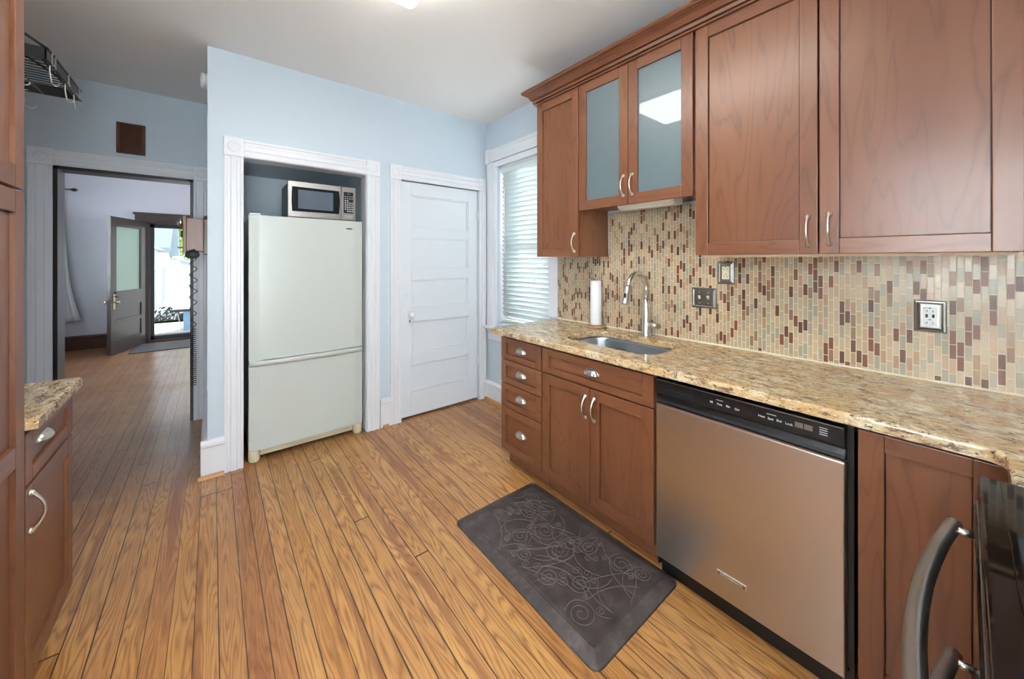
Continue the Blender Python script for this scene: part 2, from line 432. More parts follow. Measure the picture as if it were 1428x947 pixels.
def fluted_h(m, x0, x1, yf, z0, z1, d=.022):
    h = z1-z0
    pr = [(0, z0), (-d, z0), (-d, z0+h*.12), (-d*.78, z0+h*.18), (-d*.78, z0+h*.32), (-d*1.05, z0+h*.38), (-d*1.05, z0+h*.62), (-d*.78, z0+h*.70), (-d*.78, z0+h*.82), (-d, z0+h*.88), (-d, z1), (0, z1)]
    m.prism([(yf+a, b) for a, b in pr], 'x', x0, x1)
def casing(name, x0, x1, top, w, yf, label, h=.112, wr=None, blocks=True):
    wr = wr or w
    m = MB()
    fluted_v(m, x0-w, x0, yf, 0, top); fluted_v(m, x1, x1+wr, yf, 0, top)
    fluted_h(m, x0, x1, yf, top, top+h)
    rosette(m, x0-w/2, yf, top+h/2, 'y', w+.008, h+.012, 1)
    rosette(m, x1+wr/2, yf, top+h/2, 'y', wr+(.008 if wr == w else 0), h+.012, 1)
    return struct(m.build(name, TRIM), label)
casing('trim_1', .16, .962, 2.065, .10, YF, 'white fluted casing with corner blocks around the fridge niche')
casing('trim_2', 1.245, 2.046, 2.066, .092, YF, 'white fluted casing around the closet door', wr=.078)
casing('trim_3', DX0, DX1, 2.07, .115, YH, 'white casing with corner blocks around the hall doorway', wr=.10)
# jamb linings
struct(MB().box(.148, .162, YF-.004, YF+T, 0, 2.07).box(.958, .972, YF-.004, YF+T, 0, 2.07).box(.16, .96, YF-.004, YF+T, 2.062, 2.075).build('trim_4', TRIM), 'white lining of the fridge niche opening')
struct(MB().box(DX0-.002, DX0+.022, YH-.012, YH+.16, 0, DZ+.006).box(DX1-.022, DX1+.002, YH-.012, YH+.16, 0, DZ+.006).box(DX0, DX1, YH-.012, YH+.16, DZ-.018, DZ+.007).build('trim_5', JAMB), 'near black lining of the hall doorway')
# baseboards
def base_profile(h=.215, d=.02): return [(0,0),(-d,0),(-d,h-.045),(-d-.012,h-.036),(-d-.012,h-.02),(-d-.002,h-.006),(-d+.004,h),(0,h)]
bp = base_profile(.235)
m = MB(); m.prism([(YF+a, b) for a, b in bp], 'x', RW-.033, .062)
m.prism([(RW+a, b) for a, b in bp], 'y', YF-.0, YH-.02)
m.prism([(YF+a, b) for a, b in bp], 'x', 1.07, 1.155)
struct(m.build('baseboard_far', TRIM), 'tall white baseboard on the far wall')
m = MB(); m.prism([(XR+a, b) for a, b in base_profile(.19)], 'y', 1.9, YF); struct(m.build('baseboard_right', TRIM), 'white baseboard under the blinds window')
m = MB(); q = [(0,0),(-.02,0),(-.018,.009),(-.011,.017),(0,.02)]
m.prism([(YF-.02+a, b) for a, b in q], 'x', RW-.045, .06); m.prism([(YF-.02+a, b) for a, b in q], 'x', 1.09, 1.135)
m.prism([(XR-.02+a, b) for a, b in q], 'y', 1.9, YF)
struct(m.build('trim_6', OAKR), 'bare wood quarter round at the foot of the baseboards')
m = MB(); m.prism([(YB+a, b) for a, b in base_profile(.22, .018)], 'x', -1.9, FX0-.12)
m.prism([(-1.9-a, b) for a, b in base_profile(.22, .018)], 'y', YH+.2, YB); struct(m.build('baseboard_front_room', BWOOD), 'brown stained baseboard in the front room')

# ------------------------------------------------------------------ window 1 (right wall, blinds)
m = MB()
m.box(XR+.02, XR+.16, WY0-.01, WY0+.02, WZ0, WZ1); m.box(XR+.02, XR+.16, WY1-.02, WY1+.01, WZ0, WZ1); m.box(XR+.02, XR+.16, WY0, WY1, WZ1-.02, WZ1+.01); m.box(XR+.02, XR+.16, WY0, WY1, WZ0-.01, WZ0+.02)
# sashes
for z0, z1, xo in ((WZ0+.02, 1.50, .085), (1.46, WZ1-.02, .115)):
    m.box(XR+xo, XR+xo+.03, WY0+.02, WY0+.06, z0, z1); m.box(XR+xo, XR+xo+.03, WY1-.06, WY1-.02, z0, z1)
    m.box(XR+xo, XR+xo+.03, WY0+.06, WY1-.06, z0, z0+.05); m.box(XR+xo, XR+xo+.03, WY0+.06, WY1-.06, z1-.04, z1)
win = m.build('window_1', TRIM); struct(win, 'tall sash window behind white blinds')
for z0, z1, xo in ((WZ0+.07, 1.46, .098), (1.51, WZ1-.06, .128)):
    MB().box(XR+xo, XR+xo+.004, WY0+.06, WY1-.06, z0, z1).build('pane', GLASS, win)
m = MB()  # casing: sides, head, stool, apron
m.box(XR-.022, XR, WY1, WY1+.145, .73, 2.33, .003); m.box(XR-.028, XR, WY1+.045, WY1+.10, .73, 2.33, .003)
m.box(XR-.022, XR, WY0-.095, WY0, .92, 2.33, .003)
m.box(XR-.022, XR, WY0, WY1, WZ1, 2.33)
m.box(XR-.030, XR, WY0-.1, WY1+.09, 2.335, 2.455, .004); m.box(XR-.038, XR, WY1+.085, WY1+.155, 2.325, 2.47, .004)
m.box(XR-.034, XR, WY0-.1, WY1+.085, 2.425, 2.458, .004)
struct(m.build('trim_7', TRIM), 'white casing around the blinds window')
m = MB(); m.box(XR-.06, XR+.06, WY0-.02, WY1+.165, .71, .735, .006); m.box(XR-.03, XR, WY0-.02, WY1+.14, .675, .71, .008); m.box(XR-.022, XR, WY0-.02, WY1+.13, .60, .675, .006)
struct(m.build('trim_8', TRIM), 'white sill and apron under the blinds window')
bl = thing('window_blind', (XR+.05, 2.49, 2.26), 'white slatted blind lowered over the tall window beside the upper cabinets', 'window blind')
m = MB(); m.box(XR+.022, XR+.075, WY0+.024, WY1-.024, WZ1-.065, WZ1-.022, .004); m.build('headrail', SLAT, bl)
m = MB(); tilt = math.radians(-64); zz = WZ1-.085
while zz > WZ0+.07:
    b = bmesh.new()
    for k in range(2):
        pass
    b.free()
    cxm = XR+.048; hw = .025
    def fn(u, v, zz=zz):
        s_ = (v-.5)*2; bow = .0028*(1-s_*s_)
        dx, dz = math.cos(tilt), math.sin(tilt)
        return Vector((cxm+s_*hw*dx - bow*dz, WY0+.026+(WY1-WY0-.052)*u, zz+s_*hw*dz + bow*dx))
    m.grid(fn, 1, 4)
    zz -= .0430
ob = m.build('slats', SLAT, bl)
sol = ob.modifiers.new('s', 'SOLIDIFY'); sol.thickness = .0022
MB().box(XR+.03, XR+.068, WY0+.026, WY1-.026, WZ0+.03, WZ0+.052, .005).build('bottom_rail', SLAT, bl)
m = MB()
for yy in (WY0+.11, WY1-.11):
    m.tube([(XR+.022, yy, WZ1-.04), (XR+.022, yy, WZ0+.04)], .0011, 6); m.tube([(XR+.074, yy, WZ1-.04), (XR+.074, yy, WZ0+.04)], .0011, 6)
m.build('ladder_cord', WHITE, bl)
m = MB(); m.tube([(XR+.016, WY1-.09, WZ1-.05), (XR+.014, WY1-.09, 1.45)], .0035, 8); m.build('tilt_wand', WHITE, bl)
# window 2 (left wall, behind the camera)
m = MB()
for a in ((XL-.09, XL-.04, -.6, -.55, .95, 2.25), (XL-.09, XL-.04, .5, .55, .95, 2.25), (XL-.09, XL-.04, -.55, .5, .95, 1.0), (XL-.09, XL-.04, -.55, .5, 2.2, 2.25), (XL-.09, XL-.04, -.55, .5, 1.58, 1.62)): m.box(*a, .003)
m.box(XL, XL+.022, -.69, -.6, .9, 2.3); m.box(XL, XL+.022, .55, .65, .9, 2.3); m.box(XL, XL+.03, -.69, .66, 2.25, 2.37); m.box(XL, XL+.05, -.69, .67, .92, .95)
w2 = m.build('window_2', TRIM); struct(w2, 'sash window in the left wall')
MB().box(XL-.067, XL-.063, -.55, .5, 1.0, 2.2).build('pane', GLASS, w2)
m = MB()
for a in ((-.95, -.86, -.80, -.75, 0, 2.3), (.27, .36, -.80, -.75, 0, 2.3), (-.86, .27, -.80, -.75, 2.2, 2.3), (-.86, .27, -.80, -.75, 0, .25), (-.32, -.27, -.80, -.75, .25, 2.2)): m.box(*a, .003)
gd = struct(m.build('added_rear_door', TRIM), 'glazed double door added behind the camera for fill light')  # unseen door, added so the rear fill can enter
MB().box(-.86, -.32, -.777, -.773, .25, 2.2).build('pane', GLASS, gd); MB().box(-.27, .27, -.777, -.773, .25, 2.2).build('pane', GLASS, gd)
# window 3 front room left wall
m = MB()
for a in ((-1.99, -1.93, 6.2, 6.26, .8, 2.3), (-1.99, -1.93, 7.74, 7.8, .8, 2.3), (-1.99, -1.93, 6.26, 7.74, .8, .86), (-1.99, -1.93, 6.26, 7.74, 2.24, 2.3), (-1.99, -1.93, 6.26, 7.74, 1.53, 1.57)): m.box(*a)
w3 = m.build('window_3', BWOOD); struct(w3, 'window in the front room')
MB().box(-1.962, -1.958, 6.26, 7.74, .86, 2.24).build('pane', GLASS, w3)

# ------------------------------------------------------------------ closet door (five level panels)
def panel_door(name, x0, x1, y, z0, z1, panels, px0, px1, mat, label, th=.036):
    m = MB()
    m.box(x0, px0, y, y+th, z0, z1, .002); m.box(px1, x1, y, y+th, z0, z1, .002)
    edges = [z1]+[v for p in panels for v in p]+[z0]
    for i in range(0, len(edges), 2): m.box(px0, px1, y, y+th, edges[i+1], edges[i], .001)
    for a, b in panels:   # a top, b bottom
        m.box(px0, px1, y+.017, y+th-.006, b, a)
        i = .014
        for (u0, u1, v0, v1) in ((px0, px1, a-i, a), (px0, px1, b, b+i), (px0, px0+i, b, a), (px1-i, px1, b, a)):
            m.box(u0, u1, y+.007, y+.018, v0, v1, .003)
    return struct(m.build(name, mat), label)
d1 = panel_door('door_1', 1.250, 2.040, YF+.012, .018, 2.060, [(1.946,1.658),(1.577,1.302),(1.208,.958),(.84,.565),(.462,.222)], 1.347, 1.936, DOORW, 'white closet door with five level panels')
m = MB(); m.box(1.312, 1.35, YF+.004, YF+.013, .80, .945, .003); m.build('escutcheon', DOORW, d1)
m = MB(); m.lathe([(.012,.006),(.012,-.02),(.022,-.028),(.028,-.042),(.026,-.055),(.014,-.062),(.001,-.064)], (1.331, YF, .905), 'y'); m.build('door_knob', DOORW, d1)
MB().box(1.328, 1.334, YF+.001, YF+.005, .833, .852).lathe([(.005,.004),(.005,.001)], (1.331, YF, .855), 'y').build('keyhole', SLOT, d1)
MB().tube([(1.296, YF+.006, 1.085), (1.300, YF+.002, 1.075), (1.306, YF+.008, 1.062)], .004, 8).build('latch_hook', DOORW, d1)
for zz in (1.82, .38):
    MB().tube([(2.044, YF-.0, zz-.045), (2.044, YF-.0, zz+.045)], .008, 10).box(2.028, 2.045, YF+.004, YF+.012, zz-.042, zz+.042).build('hinge', DOORW, d1)
# closet behind stays dark
# ------------------------------------------------------------------ front door, storm door, frame
m = MB(); 
m.box(FX0-.12, FX0, YB-.025, YB, 0, FZ+.02, .004); m.box(FX1, FX1+.12, YB-.025, YB, 0, FZ+.02, .004)
m.box(FX0-.14, FX1+.14, YB-.035, YB, FZ, FZ+.13, .006); m.box(FX0-.16, FX1+.16, YB-.05, YB, FZ+.105, FZ+.14, .006)
m.box(FX0-.002, FX0+.03, YB-.02, YB+.14, 0, FZ); m.box(FX1-.03, FX1, YB-.02, YB+.14, 0, FZ); m.box(FX0, FX1, YB-.02, YB+.14, FZ-.03, FZ+.002)
m.box(FX0, FX1, YB-.02, YB+.14, 0, .022)
struct(m.build('trim_9', DWOOD), 'dark wood casing of the front doorway')
m = MB(); a0, a1 = FX0+.032, FX1-.032
m.box(a0, a0+.05, YB+.09, YB+.125, .025, FZ-.03, .003); m.box(a1-.05, a1, YB+.09, YB+.125, .025, FZ-.03, .003); m.box(a0, a1, YB+.09, YB+.125, FZ-.10, FZ-.032, .003); m.box(a0, a1, YB+.09, YB+.125, .025, .095, .003)
sd = struct(m.build('door_2', DGREY), 'glazed storm door closed across the front doorway')
MB().box(a0+.05, a1-.05, YB+.105, YB+.109, .095, FZ-.10).build('pane', GLASS, sd)
MB().box(a0+.05, a1-.05, YB+.088, YB+.094, .10, .125).build('door_sweep', WHITE, sd)
# leaf, open inward
H0 = Vector((FX0-.03, YB-.045, 0)); E0 = Vector((-1.155, 7.78, 0)); L = (E0-H0).length
ang = math.atan2(E0.y-H0.y, E0.x-H0.x)
ML = Matrix.Translation(H0) @ Matrix.Rotation(ang, 4, 'Z')   # local x from hinge to free edge, local y thickness
def lb(m, *a, bev=.002): m.box(*a, bev, 2, ML); return m
m = MB(); th = .044; s0 = .11
# local +y side faces ... ; panels
for x0, x1, z0, z1 in ((0, s0, .012, 2.02), (L-s0, L, .012, 2.02), (s0, L-s0, .012, .20), (s0, L-s0, .44, .50), (s0, L-s0, .70, .90), (s0, L-s0, 1.90, 2.02)):
    lb(m, x0, x1, -th/2, th/2, z0, z1)
lb(m, s0, L-s0, -.010, .010, .20, .44); lb(m, s0, L-s0, -.010, .010, .50, .70)
for z0, z1 in ((.90, 1.90),):
    for a in ((s0, s0+.02, z0, z1), (L-s0-.02, L-s0, z0, z1), (s0, L-s0, z0, z0+.02), (s0, L-s0, z1-.02, z1)): lb(m, a[0], a[1], -.018, .018, a[2], a[3])
lb(m, s0-.03, L-s0+.03, -th/2-.018, th/2+.018, .895, .918)
fd = struct(m.build('door_3', DWOOD), 'dark wooden front door with a glass top light, standing open')
m = MB(); lb(m, s0+.02, L-s0-.02, -.003, .003, .92, 1.88, bev=0); m.build('pane', GGLASS, fd)
m = MB(); lb(m, L-.085, L-.045, -th/2-.005, th/2+.005, .66, .88); m.build('lock_plate', BRASS, fd)
m = MB()
for sg in (-1, 1):
    p = [ML @ Vector((L-.065, sg*(th/2+t), .765)) for t in (0, .02, .035, .05, .062, .066)]
    m.tube(p, [.011,.010,.022,.027,.020,.006], 14)
m.build('door_knob', BRASS, fd)
m = MB(); q0 = ML @ Vector((L-.065, th/2+.004, .85)); q1 = ML @ Vector((L-.065, th/2+.03, .845)); q2 = ML @ Vector((L-.10, th/2+.03, .83)); m.tube([q0, q1, q2], .006, 8); m.build('thumb_turn', BLKM, fd)

# ------------------------------------------------------------------ cabinets
def shaker(parent, name, xf, sg, y0, y1, z0, z1, st=.058, th=.019, mats=CHERRY, glass=False, rail=None, mid=None, label=None):
    """framed front on the plane x=xf; sg=+1: body lies towards +x (faces -x)"""
    xa, xb = (xf, xf+th) if sg > 0 else (xf-th, xf)
    rail = rail or st
    m = MB(); bv = .0022
    m.mat(0); m.box(xa, xb, y0, y0+st, z0, z1, bv); m.box(xa, xb, y1-st, y1, z0, z1, bv)
    m.mat(1); m.box(xa, xb, y0+st, y1-st, z0, z0+rail, bv); m.box(xa, xb, y0+st, y1-st, z1-rail, z1, bv)
    if mid: m.box(xa, xb, y0+st, y1-st, mid[0], mid[1], bv)
    m.mat(0)
    r0, r1 = (xf+.0105, xf+.016) if sg > 0 else (xf-.016, xf-.0105)
    if not glass:
        spans = [(z0+rail, mid[0]), (mid[1], z1-rail)] if mid else [(z0+rail, z1-rail)]
        for a_, b_ in spans:
            m.mat(0 if mats[0] is CZ else 1); m.box(r0, r1, y0+st+.0028, y1-st-.0028, a_+.0028, b_-.0028)
        m.mat(len(mats)); q0, q1 = (xf+.0165, xf+.0185) if sg > 0 else (xf-.0185, xf-.0165); m.box(q0, q1, y0+st-.003, y1-st+.003, z0+rail-.003, z1-rail+.003)
    o = m.build(name, list(mats)+[GROOVE_SHADE], parent, label)
    if glass:
        MB().box(r0, r0+.004, y0+st-.004, y1-st+.004, z0+rail-.004, z1-rail+.004).build('pane', FROST, o, 'frosted glass pane')
    return o
def pull(parent, xf, sg, y, z, L_=.125, lean=0):
    n = -sg
    m = MB(); N = 17; pts = []; rs = []; fl = []
    for i in range(N):
        t = i/(N-1); a = (t-.5)*2
        dep = .004+.026*max(0, math.cos(a*PI/2*1.12))**.8 if abs(a) < .89 else .004
        pts.append((xf+n*dep, y+lean*.004*math.sin(a*PI), z-a*L_/2))
        r = .0036+.0058*abs(a)**5 if abs(a) < .93 else .0085-.0 if abs(a) < .97 else .006
        rs.append(r); fl.append(1)
    m.tube(pts, rs, 12)
    for s_ in (-1, 1):
        m.lathe([(.001,0),(.0095,.0),(.0105,.002),(.009,.0055),(.001,.007)] if n > 0 else [(.001,0),(.0095,0),(.0105,-.002),(.009,-.0055),(.001,-.007)], (xf, y, z+s_*(L_/2-.006)), 'x', 16)
    return m.build('handle', NICKEL, parent)
def cup(parent, xf, sg, y, z, a=.043, h=.027, dp=.024):
    n = -sg; m = MB()
    # leaf shaped flange
    pts = []
    for i in range(24):
        t = 2*PI*i/24; c = math.cos(t); s_ = math.sin(t)
        pts.append((y+(a+.007)*c, z+(h+.006 if s_ > 0 else .011)*s_*(1-.25*abs(c)**3)))
    m.prism(pts, 'x', min(xf, xf+n*.003), max(xf, xf+n*.003))
    def fn(u, v):
        U = PI*u; V = PI/2*v; rib = 1+.05*math.cos(U*10)
        return Vector((xf+n*(.002+dp*math.sin(U)**.8*math.sin(V)*rib) if math.sin(U) > 0 else xf+n*.002, y+a*math.cos(U), z+h*max(0, math.sin(U))*math.cos(V)-.004*math.sin(V)*max(0, math.sin(U))))
    m.grid(fn, 40, 8)
    return m.build('handle', NICKEL, parent)

XC = 1.510  # door face of the right base run
def carcass(m, x0, x1, y0, y1, z0, z1, t=.018, open_side='x0'):
    m.box(x0, x1, y0, y0+t, z0, z1); m.box(x0, x1, y1-t, y1, z0, z1); m.box(x0, x1, y0+t, y1-t, z0, z0+t); m.box(x0, x1, y0+t, y1-t, z1-t, z1)
    m.box(x1-.006 if open_side == 'x0' else x0, x1 if open_side == 'x0' else x0+.006, y0+t, y1-t, z0+t, z1-t)
# drawer base
t = thing('base_cabinet', (1.8, 1.78, 0), 'narrow cherry base cabinet with four stacked drawers at the window end of the counter', 'cabinet')
m = MB(); carcass(m, XC+.021, 2.115, 1.580, 1.972, .11, .872); m.box(XC+.021, XC+.04, 1.58, 1.972, .11, .872)
m.build('body', CZ, t)
MB().box(XC+.075, 2.10, 1.580, 1.970, 0, .11).build('toe_kick', CY, t)
for z0, z1 in ((.722, .864), (.566, .716), (.409, .560), (.118, .403)):
    d = shaker(t, 'drawer', XC, 1, 1.583, 1.970, z0, z1, st=.05, rail=.036 if z1-z0 < .2 else .05, mats=[CY, CY])
    cup(d, XC+.010, 1, 1.776, (z0+z1)/2-.004)
# sink base
t = thing('base_cabinet', (1.8, 1.2, 0), 'cherry sink cabinet with one wide false drawer over a pair of doors', 'cabinet')
m = MB(); m.box(XC+.021, 2.115, .862, .880, .11, .872); m.box(XC+.021, 2.115, 1.560, 1.578, .11, .872); m.box(XC+.021, 2.115, .88, 1.56, .11, .128); m.box(2.109, 2.115, .88, 1.56, .128, .872)
m.box(XC+.021, XC+.04, .88, 1.56, .845, .872); m.box(XC+.021, XC+.04, .88, 1.56, .70, .73)
m.build('body', CZ, t)
MB().box(XC+.075, 2.10, .864, 1.578, 0, .11).build('toe_kick', CY, t)
d = shaker(t, 'drawer', XC, 1, .866, 1.574, .722, .862, st=.055, rail=.036, mats=[CY, CY]); cup(d, XC+.010, 1, 1.215, .788)
d = shaker(t, 'door', XC, 1, 1.2225, 1.574, .116, .714); pull(d, XC, 1, 1.2225+.027, .612)
d = shaker(t, 'door', XC, 1, .866, 1.2185, .116, .714); pull(d, XC, 1, 1.2185-.027, .612)
# corner base
t = thing('base_cabinet', (1.8, .07, 0), 'cherry corner base cabinet between the dishwasher and the range', 'cabinet')
m = MB(); m.box(XC+.021, 2.115, -.075, .205, .11, .872); m.box(1.275, 2.115, -.68, -.075, .11, .872); m.build('body', CZ, t)
MB().box(XC+.075, 2.10, -.075, .205, 0, .11).build('toe_kick', CY, t)
d = shaker(t, 'door', XC, 1, -.070, .203, .116, .866, st=.056, rail=.050)

# dishwasher
t = thing('dishwasher', (1.8, .54, 0), 'stainless dishwasher with a black control strip under the granite counter', 'dishwasher')
m = MB(); m.box(XC+.035, 2.10, .222, .848, .10, .868); m.box(XC+.02, XC+.05, .214, .224, .04, .868); m.box(XC+.02, XC+.05, .849, .857, .04, .868); m.build('tub', BLK, t)
m = MB(); m.box(XC-.005, XC+.034, .231, .851, .088, .752, .004)
m.build('door', STEELV, t)
dw = t
m = MB()
prof = [(XC+.034,.756),(XC+.006,.756),(XC-.002,.762),(XC+.004,.772),(XC+.008,.790),(XC-.004,.796),(XC-.008,.802),(XC-.008,.856),(XC-.004,.862),(XC+.034,.862)]
m.prism(prof, 'y', .232, .851, .0008)
m.mat(1); m.box(XC-.003, XC+.001, .236, .848, .7535, .7565); m.box(XC-.0088, XC-.006, .236, .848, .8565, .8590)
m.mat(0); m.box(XC-.0088, XC-.006, .660, .668, .802, .856)
m.mat(2); m.box(XC-.0092, XC-.007, .690, .825, .8250, .8268); m.mat(3); m.box(XC-.0092, XC-.007, .695, .815, .8275, .8335)
cp = m.build('control_panel', [BLK, STEEL, DGREY, SLOT], t)
m = MB()
XF_ = XC-.0085
MT = lambda y, z: Matrix.Translation((XF_, y, z)) @ Matrix.Rotation(-PI/2, 4, 'Z') @ Matrix.Rotation(PI/2, 4, 'X')
for y, z, s_ in ((.620,.826,'Hi'),(.590,.825,'Pots'),(.560,.826,'Rin'),(.530,.825,'Qui'),(.452,.826,'Heat'),(.425,.825,'Sani'),(.400,.826,'Del'),(.372,.825,'Lock')):
    m.text(s_, .0105, MT(y, z))
for y0, y1 in ((.578,.602),(.408,.436)): m.box(XF_-.0006, XF_, y0, y1, .8395, .8412)
for z in (.842, .835, .828, .821): m.box(XF_-.0006, XF_, .272, .292, z, z+.0018)
m.build('button_marks', PRINT, cp, kind='stuff')
m = MB(); m.box(XF_-.0012, XF_, .334, .356, .8225, .840, .0008).box(XF_-.0012, XF_, .309, .331, .8225, .840, .0008); m.build('start_buttons', PEWTER, cp)
m = MB(); m.box(XC-.0085, XC-.005, .500, .600, .173, .191, .0012); bd = m.build('badge', NICKEL, t, 'small raised nameplate')
m = MB(); m.mat(0).box(XC-.0092, XC-.0084, .503, .597, .176, .188)
m.mat(1); m.text('KITCHENAID', .0115, Matrix.Translation((XC-.0095, .550, .182)) @ Matrix.Rotation(-PI/2, 4, 'Z') @ Matrix.Rotation(PI/2, 4, 'X'), .0004, 1.15)
m.build('lettering', [PEWTER, PRINT], bd)
MB().box(XC+.04, XC+.06, .225, .848, .0, .085).build('toe_panel', BLK, t)

# worktop (right), L shape with sink cutout
def rounded(x0, x1, y0, y1, r, n=8):
    P = []
    for cx, cy, a0 in ((x1-r, y1-r, 0), (x0+r, y1-r, 90), (x0+r, y0+r, 180), (x1-r, y0+r, 270)):
        for i in range(n+1):
            a = math.radians(a0+90*i/n); P.append((cx+r*math.cos(a), cy+r*math.sin(a)))
    return P
SX0, SX1, SY0, SY1 = 1.635, 1.985, .955, 1.535
cut = rounded(SX0, SX1, SY0, SY1, .10)
XW = 1.484
outer = [(XW+.012, 2.062)]
# from window-front corner going clockwise
outer = [(2.138, 2.03), (2.138, 2.062), (XW+.02, 2.062), (XW+.006, 2.056), (XW, 2.042)]
for i in range(7):   # inner corner radius
    a = math.radians(0+90*i/6); r = .035
    outer.append((XW-r+r*math.cos(a), -.063+r-r*math.sin(a)))
outer += [(1.284, -.063), (1.284, -.695), (2.138, -.695)]
def slab_with_hole(outer, hole, z0, z1, edge=.010):
    b = bmesh.new(); cu = None
    vo = [b.verts.new((x, y, z1)) for x, y in outer]; vh = [b.verts.new((x, y, z1)) for x, y in hole]
    eo = [b.edges.new((vo[i], vo[(i+1) % len(vo)])) for i in range(len(vo))]; eh = [b.edges.new((vh[i], vh[(i+1) % len(vh)])) for i in range(len(vh))]
    bmesh.ops.triangle_fill(b, edges=eo+eh, use_beauty=True, use_dissolve=False)
    r = bmesh.ops.extrude_face_region(b, geom=list(b.faces))
    for v in r['geom']:
        if isinstance(v, bmesh.types.BMVert): v.co.z = z0
    bmesh.ops.recalc_face_normals(b, faces=b.faces)
    ed = [e for e in b.edges if abs(e.verts[0].co.z-z1) < 1e-6 and abs(e.verts[1].co.z-z1) < 1e-6 and len(e.link_faces) == 2 and any(abs(f.normal.z) < .1 for f in e.link_faces)]
    bmesh.ops.bevel(b, geom=ed, offset=edge, segments=4, profile=.5, affect='EDGES')
    return b
m = MB(); m._merge(slab_with_hole(outer, cut, .880, .914))
wt = m.build('worktop', GRAN)
tag(wt, 'speckled beige granite worktop running under the tiled backsplash, with the sink cut into it', 'worktop')
# sink
m = MB()
ic = rounded(SX0-.006, SX1+.006, SY0-.006, SY1+.006, .105)
def ring(scale, z):
    cx, cy = (SX0+SX1)/2, (SY0+SY1)/2
    out = []
    for x, y in ic: out.append(Vector((cx+(x-cx)*scale, cy+(y-cy)*scale, z)))
    return out
b = bmesh.new(); rs = [ring(1.06, .8785), ring(1.0, .8785), ring(.99, .86), ring(.97, .74), ring(.93, .712), ring(.85, .703), ring(.1, .698)]
R = [[b.verts.new(v) for v in r] for r in rs]
for A, B in zip(R, R[1:]):
    for i in range(len(A)):
        f = b.faces.new((A[i], A[(i+1) % len(A)], B[(i+1) % len(A)], B[i])); f.smooth = True
b.faces.new(R[-1]); bmesh.ops.recalc_face_normals(b, faces=b.faces)
for f in b.faces: f.normal_flip()
m._merge(b)
sk = m.build('sink', SINKM); tag(sk, 'undermount stainless steel sink set in the granite worktop', 'sink')
m = MB(); m.lathe([(.045,.699),(.045,.702),(.035,.703),(.030,.700),(.001,.6995)], (1.81, 1.245, 0)); m.build('drain', NICKEL, sk)

# backsplash
m = MB(); m.box(2.125, 2.139, -.69, 2.033, .9145, 1.415); m.box(2.125, 2.139, .83, 1.555, 1.415, 1.70); m.mat(1); m.box(2.119, 2.1265, -.69, 2.033, .9145, .9215)
bs = m.build('backsplash', [MOSAIC, plain('cream caulk', (226,214,188), .5)]); tag(bs, 'backsplash of narrow upright beige, brown and rust mosaic tiles', 'backsplash')
bs['kind'] = 'structure'; del bs['category']; bs.name = 'trim_10'

# upper cabinets
XU = 1.815
def upper(y0, y1, z0, z1, label, glass=False, fill=CZ):
    t = thing('wall_cabinet', (1.97, (y0+y1)/2, z0), label, 'cabinet')
    m = MB(); carcass(m, XU+.021, 2.124 if z0 < 1.6 else 2.124, y0, y1, z0, z1); m.box(XU+.021, XU+.036, y0, y1, z1-.03, z1); m.build('body', [CZ], t)
    return t
t = upper(1.560, 1.948, 1.402, 2.50, 'narrow cherry wall cabinet with one plain door beside the blinds window')
d = shaker(t, 'door', XU, 1, 1.563, 1.945, 1.400, 2.488, st=.055); pull(d, XU, 1, 1.592, 1.49)
t = upper(.832, 1.558, 1.715, 2.50, 'cherry wall cabinet with two frosted glass doors above the sink')
d = shaker(t, 'door', XU, 1, 1.199, 1.556, 1.692, 2.488, glass=True); pull(d, XU, 1, 1.226, 1.80)
d = shaker(t, 'door', XU, 1, .836, 1.195, 1.692, 2.488, glass=True); pull(d, XU, 1, 1.170, 1.80)
for z in (1.97, 2.23): MB().box(XU+.05, 2.115, .852, 1.538, z, z+.018).build('shelf', plain('pale shelf %d' % (z*100), (214,206,190), .5), t)
t = upper(-.112, .826, 1.402, 2.50, 'large cherry wall cabinet with two plain doors above the dishwasher')
d = shaker(t, 'door', XU, 1, .3585, .823, 1.400, 2.488); pull(d, XU, 1, .3585+.030, 1.49)
d = shaker(t, 'door', XU, 1, -.110, .3535, 1.400, 2.488); pull(d, XU, 1, .3535-.030, 1.495)
MB().box(2.0, 2.12, -.10, .80, 1.392, 1.4015).box(XU+.03, XU+.045, -.10, .80, 1.390, 1.4015).build('light_rail', plain('pale unfinished wood', (206,178,142), .6), t)
# crown
prof = [(0, 2.487), (.014, 2.487), (.014, 2.496), (.005, 2.4975), (.005, 2.5015), (.020, 2.503), (.022, 2.518), (.014, 2.520), (.014, 2.5245), (.030, 2.526), (.034, 2.534), (.044, 2.550), (.058, 2.560), (.064, 2.562), (.064, 2.566), (.074, 2.568), (.080, 2.576), (.080, 2.588), (.0, 2.588), (-.01, 2.588), (-.01, 2.487)]
b = bmesh.new(); R = []
xw, ye = 2.139, 1.950
for st in range(3):
    r = []
    for p, z in prof:
        r.append(b.verts.new([(xw, ye+p, z), (XU-p, ye+p, z), (XU-p, -.115, z)][st]))
    R.append(r)
n = len(prof)
for A, B in zip(R, R[1:]):
    for i in range(n): b.faces.new((A[i], A[(i+1) % n], B[(i+1) % n], B[i]))
b.faces.new(R[0]); b.faces.new(list(reversed(R[-1]))); bmesh.ops.recalc_face_normals(b, faces=b.faces)
m = MB(); m._merge(b); tag(m.build('crown_molding', CY), 'stepped cherry crown molding along the top of the wall cabinets', 'molding')
